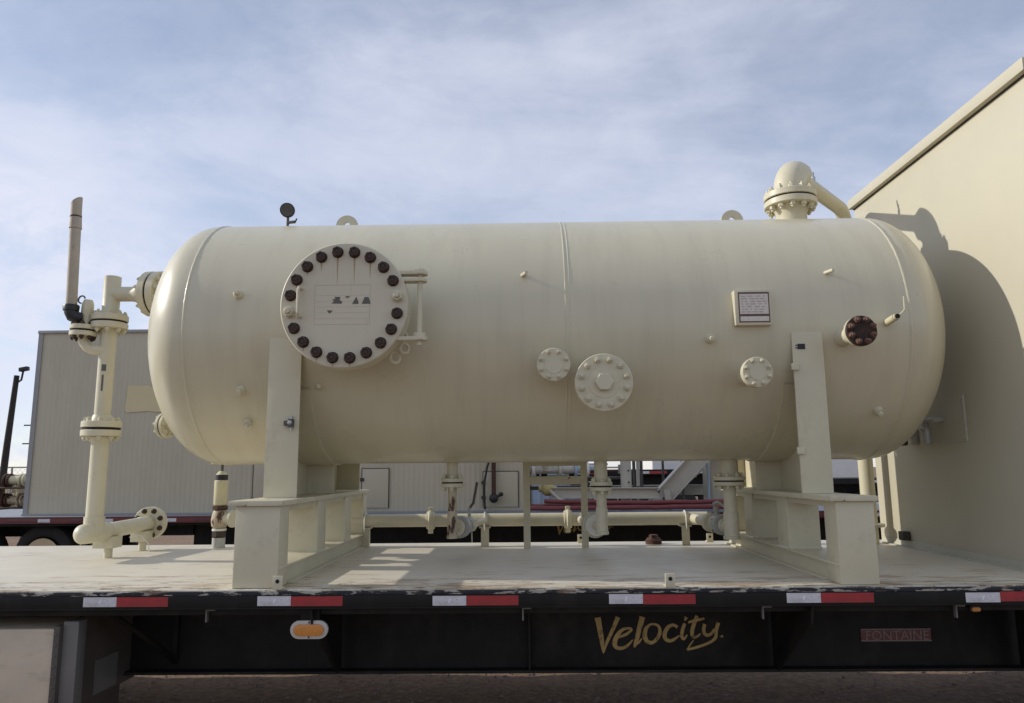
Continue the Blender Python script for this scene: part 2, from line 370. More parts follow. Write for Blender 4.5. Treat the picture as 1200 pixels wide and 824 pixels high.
# ------------------------------------------------------------------ flatbed trailers
VEL = [  # brush strokes of the script lettering: (x, y, width), y down
 [(72,62,44),(84,130,38),(98,220,34),(108,300,22),(112,345,8)], [(240,60,34),(215,115,28),(178,190,24),(140,265,20),(112,345,8)],
 [(205,222,16),(255,214,16),(310,192,20),(350,158,16),(318,148,16),(272,162,22),(230,205,30),(206,262,34),(222,300,26),(268,304,22),(312,284,18),(356,240,10)],
 [(442,58,42),(422,125,36),(400,200,32),(378,270,26),(366,298,12)], [(388,272,16),(410,256,14),(432,228,8)],
 [(500,122,14),(470,150,26),(456,205,32),(474,252,28),(516,262,22),(556,232,24),(582,180,24),(572,132,20),(530,116,16),(490,124,14)],
 [(728,142,22),(694,124,20),(650,142,26),(620,195,30),(630,238,26),(676,246,22),(742,208,10)],
 [(806,62,26),(790,92,10)], [(790,112,22),(770,160,24),(760,212,22),(776,236,16),(806,202,8)],
 [(892,52,24),(868,110,26),(848,170,26),(850,214,24),(880,220,18),(916,192,8)], [(818,104,14),(880,88,20),(952,74,14)],
 [(952,118,24),(942,165,24),(956,202,22),(996,200,20),(1034,158,18)],
 [(1066,108,26),(1046,165,24),(1038,220,22),(1000,256,18),(900,294,18),(800,318,14)], [(800,318,10),(826,280,10),(856,244,6)],
 [(1074,216,14),(1098,214,14)]]
def brush_lettering(x0, z0, y, sc, par):
    b = MB()
    for k, st in enumerate(VEL):
        pts = []
        for i in range(len(st)-1):       # smooth the stroke
            p0 = Vector(st[max(i-1,0)]); p1 = Vector(st[i]); p2 = Vector(st[i+1]); p3 = Vector(st[min(i+2,len(st)-1)])
            for q in range(4):
                t = q/4; pts.append(0.5*((2*p1) + (p2-p0)*t + (2*p0-5*p1+4*p2-p3)*t*t + (3*p1-p0-3*p2+p3)*t**3))
        pts.append(Vector(st[-1])); n = len(pts); L = []; Rr = []
        for i in range(n):
            d = (pts[min(i+1,n-1)] - pts[max(i-1,0)]); d = Vector((d.x, d.y)).normalized(); nn = Vector((-d.y, d.x)) * pts[i].z*0.58
            L.append((pts[i].x+nn.x, pts[i].y+nn.y)); Rr.append((pts[i].x-nn.x, pts[i].y-nn.y))
        f = lambda q, yy: (x0 + (q[0]-70)*sc, yy, z0 - (q[1]-50)*sc)
        yy = y - 0.0015 - 0.0004*k
        vs = [f(q, yy-0.00002*i_) for i_, q in enumerate(L)] + [f(q, yy-0.00002*i_) for i_, q in enumerate(Rr)] + [f(q, y+0.001) for q in L] + [f(q, y+0.001) for q in Rr]
        fs = []
        for i in range(n-1):
            fs += [(i, i+1, n+i+1, n+i), (i, 2*n+i, 2*n+i+1, i+1), (n+i, n+i+1, 3*n+i+1, 3*n+i)]
        fs += [(0, n, 3*n, 2*n), (n-1, 3*n-1, 4*n-1, 2*n-1)]
        b.add(vs, fs)
    return obj('lettering', b, 'gold', par, label='gold brush script lettering reading Velocity')
def text_mesh(body, size, depth):
    cu = bpy.data.curves.new('txt', 'FONT'); cu.body = body; cu.size = size; cu.extrude = depth
    o = bpy.data.objects.new('txt', cu); COL.objects.link(o)
    dg = bpy.context.evaluated_depsgraph_get(); me = bpy.data.meshes.new_from_object(o.evaluated_get(dg))
    b = MB(); b.add([v.co.copy() for v in me.vertices], [list(p.vertices) for p in me.polygons])
    bpy.data.objects.remove(o); bpy.data.curves.remove(cu); bpy.data.meshes.remove(me); return b
def wheel(par, x, y0, r, w, rimc='rim_tan'):
    z = GZ + r; a = (0, 1, 0)
    t = obj('tyre', MB().lathe((x, y0, z), a, [(0.03, r*0.60), (0, r*0.72), (0.0, r*0.85), (0.03, r*0.97), (0.06, r), (w-0.06, r), (w-0.03, r*0.97), (w, r*0.85), (w, r*0.6)], 48), 'rubber', par)
    d = obj('rim', MB().lathe((x, y0-0.004, z), a, [(0.0, r*0.62), (0.0, r*0.57), (0.10, r*0.52), (0.12, r*0.25), (0.03, r*0.22), (0.02, r*0.10)], 36), rimc, t)
    me = nut_mesh(0.018, 'galv')
    for i in range(10):
        an = 2*pi*i/10; inst(me, 'wheel_nut', (x+r*0.38*cos(an), y0+0.11, z+r*0.38*sin(an)), axis_q((0,-1,0)), d)
def make_trailer(y0, x0, x1, label, deckm, railm, tapes, beam_rng, text_x, front):
    W = 2.59; y1 = y0 + W
    t = thing('flatbed_trailer', ((x0+x1)/2, (y0+y1)/2, GZ), label, 'trailer')
    obj('deck', MB().box(x0, x1, y0+0.012, y1-0.012, -0.045, 0.0), deckm, t, bevel=0.003)
    for ya, yb, s in ((y0, y0+0.055, 1), (y1-0.055, y1, -1)):
        b = MB(); lip = -0.006 if front else -0.004
        obj('deck_edge', MB().box(x0, x1, min(ya, ya if s > 0 else yb-0.013), (ya+0.0115) if s > 0 else yb, -0.027, lip), 'edge_flake' if front else railm, t, bevel=0.003)
        yo = ya+0.003 if s > 0 else yb-0.003
        obj('side_rail', MB().box(x0, x1, min(yo, yo+0.012*s), max(yo, yo+0.012*s), -0.092, -0.028).box(x0, x1, min(yo, yo+0.05*s), max(yo, yo+0.05*s), -0.100, -0.0925), railm, t, bevel=0.002)
    rng = random.Random(int(y0*10)); me_mark = None
    for k, (ta, tb, tcx) in enumerate(tapes):
        nm, mm = (('white_tape', 'tape_white'), ('red_tape', 'tape_red'))[0 if tcx == 'w' else 1]
        z = -0.0585 + rng.uniform(-0.003, 0.003)
        if not front and tcx == 'r': mm = 'tape_red_dull'
        tp = obj(nm, MB().box(ta, tb, y0+0.0012, y0+0.0035, z-0.025, z+0.025), mm, t)
        if tcx == 'w' and front:
            cx = (ta+tb)/2
            obj('print_mark', MB().prism([(-0.006,-0.010),(0.0,-0.012),(0.012,0.012),(-0.004,0.008)], (cx, y0+0.0002, z), (1,0,0), (0,0,1), (0,0.0016,0)), 'tape_mark', tp)
    # inner rail, beams, cross members
    obj('inner_rail', MB().box(x0+0.1, x1-0.1, y0+0.09, y0+0.10, -0.142, -0.101).box(x0+0.1, x1-0.1, y0+0.1005, y0+0.15, -0.142, -0.135), 'trailer_dusty', t)
    ba, bb, zb = beam_rng
    for yb in (y0+0.758, y1-0.77):
        wb = obj('main_beam', MB().box(ba, bb, yb, yb+0.012, zb+0.017, -0.075), 'trailer_black', t)
        obj('bottom_flange', MB().box(ba, bb, yb-0.075, yb+0.087, zb, zb+0.0165), 'trailer_dusty', wb, bevel=0.002)
        obj('top_flange', MB().box(ba, bb, yb-0.065, yb+0.077, -0.0745, -0.060), 'trailer_black', wb)
    x = x0 + 0.3; k = 0
    while x < x1 - 0.2:
        obj('cross_member', MB().box(x, x+0.006, y0+0.16, y1-0.16, -0.14, -0.0465).box(x+0.0065, x+0.05, y0+0.16, y1-0.16, -0.052, -0.0465), 'trailer_black', t)
        x += 0.62; k += 1
    # bogie: wheels and landing gear stand outside the photograph's frame on the near trailer
    return t
P0 = -0.498                       # start of one white tape piece, pitch 0.94 m
tp = []
for k in range(-7, 7):
    a = P0 + 0.942*k; tp += [(a, a+0.180, 'w'), (a+0.1815, a+0.459, 'r')]
TR = make_trailer(4.142, -7.6, 7.4, 'black flatbed trailer with cream painted deck carrying the tan vessel', 'deck_paint', 'trailer_black',
                  tp, (-7.4, 7.2, -0.605), 0.448, True)
YB = 4.142 + 0.758
brush_lettering(0.448, -0.283, YB-0.0052, 0.000756, TR)
bd = obj('maker_badge', MB().box(2.08, 2.513, YB-0.006, YB-0.0005, -0.441, -0.370), 'badge_red', TR, bevel=0.002, label='faded dark red maker badge reading FONTAINE')
b = text_mesh('FONTAINE', 0.078, 0.002); w = max(v.x for v in b.v) - min(v.x for v in b.v); sx = 0.385/w
b.v = [Vector((2.105 + v.x*sx, YB-0.0085 - v.z, -0.434 + v.y)) for v in b.v]
obj('badge_lettering', b, 'badge_grey', bd, angle=20)
obj('badge_border', MB().box(2.08, 2.513, YB-0.0085, YB-0.0065, -0.4435, -0.4365).box(2.08, 2.513, YB-0.0085, YB-0.0065, -0.3745, -0.3685), 'badge_grey', bd)
# web splice, stiffeners and outriggers of the near trailer
obj('web_splice', MB().box(0.02, 1.50, YB-0.004, YB-0.0005, -0.585, -0.20), 'trailer_dusty', TR, bevel=0.001)
for xx in (-3.9, -2.62, 0.02): obj('web_stiffener', MB().box(xx-0.006, xx+0.006, YB-0.06, YB-0.0045, -0.587, -0.0755), 'trailer_dusty', TR)
for xx in (-4.3, -1.16, 1.52, 3.02, 4.6):
    obj('outrigger', MB().prism([(0,-0.102),(0.70,-0.102),(0.70,-0.585),(0.62,-0.585),(0.03,-0.20)], (xx, 4.16, 0), (0,1,0), (0,0,1), (0.012,0,0)), 'trailer_dusty', TR)
obj('brace_rod', MB().tube([(-2.30, 4.30, -0.15), (-2.22, 4.72, -0.42), (-2.20, YB-0.01, -0.54)], 0.016, 8), 'trailer_dusty', TR)
obj('brace_plate', MB().box(-2.215, -2.185, YB-0.03, YB-0.0005, -0.54, -0.20), 'trailer_dusty', TR)
for xx in (-1.74, -0.02+0.0, 1.27, 2.30):
    obj('rail_bracket', MB().box(xx, xx+0.05, 4.2, 4.226, -0.116, -0.1005).box(xx, xx+0.008, 4.2, 4.226, -0.175, -0.1165), 'box_grey', TR)
def marker_lamp(x, z, y, L, H, bez):
    def oval(l, h, n=10):
        r = h/2; pts = []
        for i in range(n+1): a = -pi/2 + pi*i/n; pts.append((l/2-r+r*cos(a), r*sin(a)))
        for i in range(n+1): a = pi/2 + pi*i/n; pts.append((-l/2+r+r*cos(a), r*sin(a)))
        return pts
    lp = obj('marker_lamp', MB().prism(oval(L, H), (x, y, z), (1,0,0), (0,0,1), (0,0.02,0)), bez, TR, bevel=0.003)
    obj('lens', MB().prism(oval(L*0.80, H*0.62), (x, y-0.012, z), (1,0,0), (0,0,1), (0,0.0118,0)), 'amber', lp, bevel=0.005)
    if L > 0.1:
        obj('lamp_hanger', MB().box(x-0.05, x+0.05, y+0.0205, y+0.026, z-0.03, -0.1005), 'trailer_black', lp)
        for s in (-1, 1): obj('screw', MB().lathe((x, y-0.0005, z+s*H*0.40), (0,-1,0), [(0, 0.005), (0.003, 0.004)], 8), 'black_plastic', lp)
marker_lamp(-1.17, -0.215, 4.19, 0.205, 0.095, 'bezel')
marker_lamp(2.404, -0.130, 4.20, 0.060, 0.036, 'black_plastic')
# side tool box at the left
tb = obj('tool_box', MB().box(-4.6, -2.56, 4.20, 4.86, -0.90, -0.205), 'box_tan', TR, bevel=0.004)
obj('box_frame', MB().box(-2.558, -2.525, 4.19, 4.86, -0.90, -0.19), 'box_brown', tb, bevel=0.003)
obj('box_corner', MB().box(-2.5245, -2.44, 4.22, 4.30, -0.64, -0.17), 'box_grey', tb, bevel=0.004)
obj('box_side', MB().box(-2.5245, -2.49, 4.301, 4.96, -0.645, -0.17), 'box_brown', tb)
obj('box_plate', MB().box(-2.4895, -2.486, 4.50, 4.74, -0.63, -0.44), 'box_grey', tb)
me = nut_mesh(0.006, 'box_grey')
for i in range(12): inst(me, 'rivet', (-2.5415, 4.1895, -0.23-0.055*i), axis_q((0,-1,0)), tb)
# tie-down tabs along the deck edges
def tab(x, y):
    q = obj('tie_down_tab', MB().box(x-0.027, x+0.027, y, y+0.012, 0.0005, 0.072).box(x-0.027, x+0.027, y+0.0125, y+0.06, 0.0005, 0.010), 'cream_worn', TR, bevel=0.002)
    obj('tab_hole', MB().cyl((x, y-0.002, 0.044), (x, y-0.0002, 0.044), 0.011, seg=14), 'gasket', q)
for x, y in ((-1.338, 4.150), (0.775, 4.150), (0.48, 6.62), (1.59, 6.62)): tab(x, y)
for x in (5.3, 6.55): 
    for y in (4.36, 6.10): wheel(TR, x, y, 0.46, 0.27)
for x in (-5.6,):
    for y in (5.0, 5.9): obj('landing_leg', MB().box(x-0.06, x+0.06, y-0.06, y+0.06, GZ+0.03, -0.55).box(x-0.14, x+0.14, y-0.14, y+0.14, GZ-0.02, GZ+0.03), 'trailer_dusty', TR, bevel=0.004)

# ------------------------------------------------------------------ pressure vessel
CY, CZ, RT = 5.437, 1.554, 0.873
XL, XR = -2.13, 2.40                # circumferential welds shell / heads
V = thing('pressure_vessel', (0.13, CY, 0.47), 'long tan horizontal pressure vessel with domed ends and bolted round manway', 'pressure vessel')
obj('shell', MB().lathe((XL, CY, CZ), (1,0,0), [(0, RT), (2.40, RT), (XR-XL, RT)], 160, False, False), 'tank_paint', V)
def head(xs, s):
    pr = [(0, RT)]; fl = 0.04; a = RT/2
    for i in range(25):
        th = pi/2*i/24; pr.append((fl + a*sin(th), max(RT*cos(th), 0.0005)))
    obj('dished_head', MB().lathe((xs, CY, CZ), (s,0,0), pr, 160, False, True), 'tank_paint', V, angle=60)
head(XL, -1); head(XR, 1)
def weld(x, w, h):
    rnd = random.Random(int(x*100)); n = 220; b = MB(); o = []
    for i in range(n):
        a = 2*pi*i/n; hh = h*(1+0.25*rnd.uniform(-1, 1)); ww = w*(1+0.12*rnd.uniform(-1, 1))
        for (dx, dr) in ((-ww/2, -0.001), (-ww*0.25, hh*0.85), (ww*0.25, hh*0.85), (ww/2, -0.001)):
            o.append((x+dx, CY+(RT+dr)*cos(a), CZ+(RT+dr)*sin(a)))
    b.add(o, [(4*i+k, 4*i+k+1, 4*((i+1) % n)+k+1, 4*((i+1) % n)+k) for i in range(n) for k in range(3)])
    obj('weld_seam', b, 'tank_paint', V, angle=60)
weld(XL, 0.022, 0.006); weld(XR, 0.022, 0.006); weld(0.272, 0.014, 0.0032); weld(0.297, 0.010, 0.0024)

# manway: neck, flange, hinged cover with 20 studs, handle, davit hinge
MX, MZ, MY = -1.036, 1.583, 4.22; MR = 0.372; FR = (0, -1, 0)
neck = obj('manway_neck', MB().cyl((MX, 4.75, MZ), (MX, 4.31, MZ), 0.262, seg=64), 'cream', V)
mf = obj('manway_flange', MB().cyl((MX, 4.372, MZ), (MX, 4.300, MZ), MR-0.004, seg=96, ch=0.005), 'cream', V)
obj('manway_gasket', MB().cyl((MX, 4.2995, MZ), (MX, 4.2905, MZ), MR-0.03, seg=64), 'gasket', V)
mc = obj('manway_cover', MB().cyl((MX, 4.290, MZ), (MX, MY, MZ), MR, seg=96, ch=0.006), 'cover_paint', V)
nb = nut_mesh(0.0305, 'rust_black', stud=0.72, h=1.05); nc = nut_mesh(0.031, 'cream', stud=1.5, h=1.2)
for i in range(20):
    an = R_(90 - 10.2 - 18*i); px_, pz_ = MX + 0.316*cos(an), MZ + 0.316*sin(an)
    painted = i in (5, 15) 
    inst(nc if i in (4, 14) else nb, 'nut', (px_, MY-0.0005, pz_), axis_q(FR, random.uniform(0, 1)), mc)
for i in range(20):       # back nuts on the flange
    an = R_(90 - 10.2 - 18*i); inst(nb if i % 5 else nc, 'nut', (MX + 0.316*cos(an), 4.3725, MZ + 0.316*sin(an)), axis_q((0,1,0), random.uniform(0, 1)), mf)
for i in (0, 1, 18, 19, 16, 17, 9, 10, 11, 12):      # thin rust runs under the studs
    an = R_(90 - 10.2 - 18*i); x = MX + 0.316*cos(an); z = MZ + 0.316*sin(an) - 0.028; L = {0: .16, 1: .10, 19: .17, 18: .06}.get(i, .03); wd = 0.006
    if z - L > MZ - MR + 0.02 or i > 2:
        obj('rust_run', MB().prism([(-wd, 0), (wd, 0), (wd*0.5, -L*0.6), (0, -L), (-wd*0.6, -L*0.5)], (x, MY-0.0006, z), (1,0,0), (0,0,1), (0,0.0004,0)), 'rust_run', mc)
obj('grab_handle', MB().tube([(-1.288, MY+0.004, 1.678), (-1.288, MY-0.042, 1.678), (-1.288, MY-0.055, 1.665), (-1.288, MY-0.055, 1.525), (-1.288, MY-0.042, 1.512), (-1.288, MY+0.004, 1.512)], 0.0095, 10), 'cover_paint', mc)
# ghost of a removed label: thin outline and left-over dark lettering scraps
xa, xb_, za, zb_ = MX-0.172, MX+0.152, MZ-0.118, MZ+0.118
gl = MB()
for (a0, a1, b0, b1) in ((xa, xb_, zb_-.0025, zb_), (xa, xb_, za, za+.0025), (xa, xa+.0025, za+.0026, zb_-.0026), (xb_-.0025, xb_, za+.0026, zb_-.0026)):
    gl.box(a0, a1, MY-0.0008, MY+0.001, b0, b1)
for k in range(5): gl.box(xa+0.004, xb_-0.004, MY-0.0006, MY+0.001, za+0.036+0.034*k, za+0.0374+0.034*k)
obj('label_outline', gl, 'faint_line', mc)
def scrap(pts, ox, oz):
    obj('lettering_scrap', MB().prism(pts, (ox, MY-0.0012, oz), (1,0,0), (0,0,1), (0,0.001,0)), 'residue', mc)
scrap([(-0.030,-0.018),(0.030,-0.020),(0.034,-0.008),(0.018,0.004),(0.024,0.020),(-0.012,0.022),(-0.006,0.010),(-0.024,0.006),(-0.014,-0.006)], -1.080, 1.608)
scrap([(-0.020,-0.020),(0.018,-0.020),(0.016,-0.006),(0.004,0.022),(-0.004,0.010)], -0.968, 1.606)
scrap([(-0.026,-0.020),(0.026,-0.020),(0.022,-0.002),(0.012,0.020),(-0.010,0.020)], -0.906, 1.606)
scrap([(-0.018,0.008),(0.018,0.006),(0.006,-0.002),(0.002,-0.012),(-0.008,-0.006)], -1.116, 1.542)
scrap([(-0.016,0.0),(0.0,-0.006),(0.016,0.002),(0.0,0.006)], -1.016, 1.628)
# davit hinge on the right of the cover
hx = -0.600
def hinge_arm(z, th, y_, r):
    poly = [(-0.16, -0.030), (-0.02, -0.036)] + [(r*cos(a), r*sin(a)) for a in [R_(-80+20*k) for k in range(9)]] + [(-0.02, 0.036), (-0.16, 0.030)]
    return MB().prism(poly, (hx, y_, z), (1,0,0), (0,1,0), (0,0,th))
hg = obj('hinge_arm', hinge_arm(1.762, 0.022, 4.26, 0.046), 'cream', mc, bevel=0.003)
obj('hinge_arm', hinge_arm(1.720, 0.020, 4.26, 0.042), 'cream', mc, bevel=0.003)
obj('hinge_arm', hinge_arm(1.372, 0.022, 4.26, 0.046), 'cream', mc, bevel=0.003)
obj('hinge_pin', MB().cyl((hx, 4.26, 1.345), (hx, 4.26, 1.800), 0.0155, seg=16).lathe((hx, 4.26, 1.395), (0,0,1), [(0, 0.036), (0.022, 0.036)], 20).lathe((hx, 4.26, 1.7845), (0,0,1), [(0, 0.030), (0.012, 0.030)], 20), 'cream', mc)
for (ex, ez, rr) in ((-0.705, 1.345, 0.030), (-0.76, 1.292, 0.034), (-0.712, 1.42, 0.026)):   # lifting eyes behind the flange edge
    ring_pts = arc((ex, 4.372, ez), rr, 0, 2*pi, (0.75, 0.3, 0.2), (-0.2, 0, 0.95), 16)
    obj('swing_eye', MB().tube(ring_pts, 0.010, 8), 'cream_worn', mf)

# blind flanges on the front of the shell
def blind(x, z, R, n, yf, th, nr, m='cream', nm_='cream', hexr=0.0, neck_r=None, backm=None, rb=0.80):
    yn = CY - sqrt(RT*RT - (z-CZ)**2)
    nz = obj('nozzle', MB().cyl((x, yn+0.10, z), (x, yf+th*1.9, z), neck_r or R*0.62, seg=36), 'cream', V)
    obj('nozzle_flange', MB().cyl((x, yf+th*2.1, z), (x, yf+th*1.08, z), R*0.995, seg=56, ch=0.003), backm or 'cream', nz)
    f = obj('blind_flange', MB().cyl((x, yf+th, z), (x, yf, z), R, seg=56, ch=0.004).lathe((x, yf+0.001, z), FR, [(0, R*0.56), (0.004, R*0.54)], 40), m, V)
    me = nut_mesh(nr, nm_, stud=1.9, h=1.1)
    for i in range(n):
        an = 2*pi*(i+0.5)/n; inst(me, 'nut', (x+R*rb*cos(an), yf-0.0005, z+R*rb*sin(an)), axis_q(FR, random.random()), f)
    if hexr: obj('hex_plug', MB().lathe((x, yf-0.0035, z), FR, [(0, hexr), (0.028, hexr), (0.032, hexr*0.9)], 6, phase=0.0), m, f)
    return f
blind(0.480, 1.137, 0.173, 12, 4.42, 0.034, 0.0180, hexr=0.056)
blind(0.185, 1.255, 0.102, 8, 4.475, 0.024, 0.0130)
blind(1.386, 1.186, 0.091, 8, 4.40, 0.022, 0.0125, neck_r=0.052)
fr = blind(1.976, 1.411, 0.090, 8, 4.31, 0.022, 0.0165, m='rust_dark', nm_='rust_nut', neck_r=0.052, rb=0.76)
fr['label'] = 'dark rusted blind flange on a short nozzle'
# threaded couplings with plugs
def coupling(px3, r=0.027, L=0.045, lean=0.0):
    x, y, z = px3; d = Vector((0, y-CY, z-CZ)).normalized(); p = Vector((x, CY, CZ)) + d*(RT-0.006)
    c = obj('coupling', MB().lathe(p, d, [(0, r*1.25), (0.008, r*1.05), (L*0.7, r), (L*0.75, r*0.9)], 20), 'cream', V)
    obj('plug', MB().lathe(p + d*L*0.75, d, [(0, r*0.62), (L*0.5, r*0.62), (L*0.6, r*0.5)], 6), 'cream', c)
for q in ((-1.793, 4.583, 1.734), (-1.78, 4.668, 1.141), (-1.78, 4.811, 0.946), (1.159, 4.575, 1.419), (2.251, 4.779, 0.98)): coupling(q)
for (x, z, l) in ((0.000, 1.850, 0.085), (1.915, 1.840, 0.085), (-1.300, 1.148, 0.075)):      # bare thermowell stubs
    d = Vector((0, -sqrt(RT*RT-(z-CZ)**2), z-CZ)).normalized(); p = Vector((x, CY, CZ)) + d*(RT-0.005)
    obj('stub', MB().cyl(p, p + Vector((0.45, -1, 0.05)).normalized()*l*0.8, 0.013, seg=12), 'cream', V)
# small ball valve on the right
s = Vector((2.26, 4.60, 1.500)); e = Vector((2.235, 4.42, 1.512))
vb = obj('nipple_valve', MB().cyl(s + Vector((0, 0.06, 0)), e, 0.022, seg=18).cyl(e, e + Vector((0, -0.018, 0.001)), 0.019, seg=14), 'valve_cream', V)
obj('valve_bore', MB().cyl(e + Vector((0, -0.0185, 0)), e + Vector((0, -0.024, 0)), 0.014, seg=12), 'gasket', vb)
obj('valve_lever', MB().tube([e + Vector((0.02, 0.03, 0.005)), e + Vector((0.055, 0.02, 0.035)), e + Vector((0.066, 0.02, 0.05)), e + Vector((0.068, 0.02, 0.13))], 0.0045, 8), 'valve_cream', vb)
# name plate on a stand-off bracket
npb = obj('name_plate_bracket', MB().box(1.308, 1.532, 4.520, 4.60, 1.492, 1.712), 'cream', V, bevel=0.004)
obj('name_plate', MB().box(1.330, 1.520, 4.5175, 4.5195, 1.508, 1.698), 'dark_frame', npb)
pl = MB().box(1.338, 1.512, 4.5155, 4.5170, 1.560, 1.686).box(1.338, 1.512, 4.5155, 4.5170, 1.515, 1.545)
obj('plate_face', pl, 'plate_print', npb)
pl = MB(); rnd = random.Random(5)
for k in range(7):
    zz = 1.674 - 0.0165*k; x = 1.348
    while x < 1.495:
        L = rnd.uniform(0.010, 0.034); pl.box(x, min(x+L, 1.502), 4.5147, 4.5154, zz-0.0045, zz); x += L + rnd.uniform(0.006, 0.02)
obj('plate_lettering', pl, 'print_grey', npb)
# lifting lugs
for x in (-1.325, 1.587):
    poly = [(-0.083, -0.13)] + [(0.083*cos(a), 0.083*sin(a)) for a in [pi - pi*k/16 for k in range(17)]] + [(0.083, -0.13)]
    n = len(poly); lg = MB(); hole = [(0.021*cos(a), 0.012+0.021*sin(a)) for a in [2*pi*k/16 for k in range(16)]]
    # plate with a through hole: two half plates joined around the hole
    outer_u = [(0.083*cos(a), 0.083*sin(a)) for a in [pi*k/16 for k in range(17)]]
    inner_u = [(0.021*cos(a), 0.012+0.021*sin(a)) for a in [pi*k/16 for k in range(17)]]
    yy = (CY-0.0125, CY+0.0125); vs = []; fs = []
    for y in yy: vs += [(x+u, y, 2.466+v) for u, v in outer_u] + [(x+u, y, 2.466+v) for u, v in inner_u]
    for i in range(16):
        fs += [(i, i+1, 17+i+1, 17+i), (34+i, 34+17+i, 34+17+i+1, 34+i+1), (i, 34+i, 34+i+1, i+1), (17+i, 17+i+1, 34+17+i+1, 34+17+i)]
    lg.add(vs, fs)
    lo_out = [(0.083, 0), (0.083, -0.13), (-0.083, -0.13), (-0.083, 0)]
    inner_l = [(0.021*cos(a), 0.012+0.021*sin(a)) for a in [pi + pi*k/12 for k in range(13)]]
    poly = [(0.083, 0), (0.083, -0.13), (-0.083, -0.13), (-0.083, 0)] + inner_l
    lg.prism(poly[::-1], (x, CY-0.0125, 2.466), (1,0,0), (0,0,1), (0,0.025,0))
    obj('lifting_lug', lg, 'cream', V)
# saddles
def saddle(x0, x1, inner):
    xm = x0+0.008 if inner > 0 else x1-0.008; z0 = 0.472
    def under(y): 
        d = RT*RT - (y-CY)**2
        return CZ - sqrt(max(d, 0))
    yy0, yy1 = CY-0.875, CY+0.875; n = 28; poly = [(yy0+0.014, z0), (yy1-0.014, z0)]
    ys = [yy1-0.014 - (yy1-yy0-0.028)*i/n for i in range(n+1)]
    poly += [(y, min(under(y)+0.02, 1.30)) for y in ys]
    w = obj('saddle_web', MB().prism(poly, (xm-0.007, 0, 0), (0,1,0), (0,0,1), (0.014,0,0)), 'cream', V)
    for y in (yy0, yy1-0.0135): obj('saddle_end_plate', MB().box(x0, x1, y, y+0.0135, z0, 1.452), 'cream', w, bevel=0.002)
    for y in (5.44,):
        for (a, b_) in (((xm+0.0075, x1),) if inner > 0 else ((x0, xm-0.0075),)): obj('saddle_rib', MB().box(a, b_, y-0.006, y+0.006, z0, under(y)+0.03), 'cream', w)
    # curved wear pad hugging the shell
    b = MB(); o = []; n = 40; a0, a1 = R_(180+28), R_(360-28)
    for i in range(n+1):
        a = a0 + (a1-a0)*i/n
        for xx, rr in ((x0-0.03, RT-0.001), (x0-0.03, RT+0.010), (x1+0.03, RT+0.010), (x1+0.03, RT-0.001)):
            o.append((xx, CY+rr*cos(a), CZ+rr*sin(a)))
    b.add(o, [(4*i+k, 4*i+k+1, 4*i+k+5, 4*i+k+4) for i in range(n) for k in range(3)])
    obj('wear_pad', b, 'tank_paint', w, angle=60)
    return w
sL = saddle(-1.578, -1.376, 1); sR = saddle(1.658, 1.846, -1)
cl = obj('ground_clip', MB().box(-1.462, -1.432, 4.535, 4.560, 0.905, 0.935).box(-1.431, -1.405, 4.520, 4.560, 0.895, 0.945), 'pipe_dark', V)
obj('clip_bolt', MB().lathe((-1.418, 4.5195, 0.922), FR, [(0, 0.014), (0.012, 0.014), (0.014, 0.010)], 6).cyl((-1.418, 4.545, 0.88), (-1.418, 4.545, 0.965), 0.008, seg=8), 'galv', cl)
obj('data_tag', MB().box(1.690, 1.735, 4.5585, 4.5605, 1.345, 1.378).box(1.676, 1.6895, 4.5585, 4.5605, 1.350, 1.356).box(1.676, 1.6895, 4.5585, 4.5605, 1.366, 1.372), 'black_plastic', V)
for (xx, zz) in ((1.640, 1.245), (1.640, 0.735)): obj('grounding_pad', MB().box(xx, xx+0.045, 4.545, 4.558, zz-0.03, zz+0.012), 'cream', V, bevel=0.002)

# ------------------------------------------------------------------ stands under the vessel
def stand(x0, x1, lab):
    t = thing('support_stand', ((x0+x1)/2, 5.3, 0.0), lab, 'support stand', 'stands under the vessel')
    ya, yb = 4.19, 6.50
    obj('bottom_beam', MB().box(x0+0.03, x1-0.03, ya+0.012, yb, 0.001, 0.098).box(x0, x1, ya+0.012, yb, 0.0985, 0.110).box(x0-0.012, x1+0.012, ya+0.2, yb, 0.0005, 0.010), 'cream', t, bevel=0.002)
    obj('top_plate', MB().box(x0-0.03, x1+0.012, ya-0.02, yb+0.02, 0.442, 0.4705), 'cream_worn', t, bevel=0.003)
    for k, (p, q) in enumerate(((ya, ya+0.17), (4.97, 5.17), (5.72, 5.92), (yb-0.14, yb))):
        obj('post', MB().box(x0+0.006, x1-0.006, p, q, 0.1105 if k else 0.001, 0.4415), 'cream', t, bevel=0.006)
    for (p, q) in ((4.97, 5.17), (5.72, 5.92)):
        obj('fillet_weld', MB().prism([(0,0),(0.010,0),(0,0.010)], (x1-0.0062, p, 0.1106), (1,0,0), (0,0,1), (0,q-p,0)).prism([(0,0),(-0.010,0),(0,0.010)], (x0+0.0062, p, 0.1106), (1,0,0), (0,0,1), (0,q-p,0)).prism([(0,0),(-0.010,0),(0,0.010)], (x0+0.01, p+0.0002, 0.1106), (0,1,0), (0,0,1), (x1-x0-0.02,0,0)), 'cream_worn', t)
    obj('top_stiffener', MB().box(x0+0.02, x1-0.02, ya+0.17, yb-0.14, 0.405, 0.4415), 'cream', t)
    return t
stand(-1.605, -1.345, 'cream steel stand carrying the left saddle of the vessel')
stand(1.692, 1.912, 'cream steel stand carrying the right saddle of the vessel, near the enclosure wall')

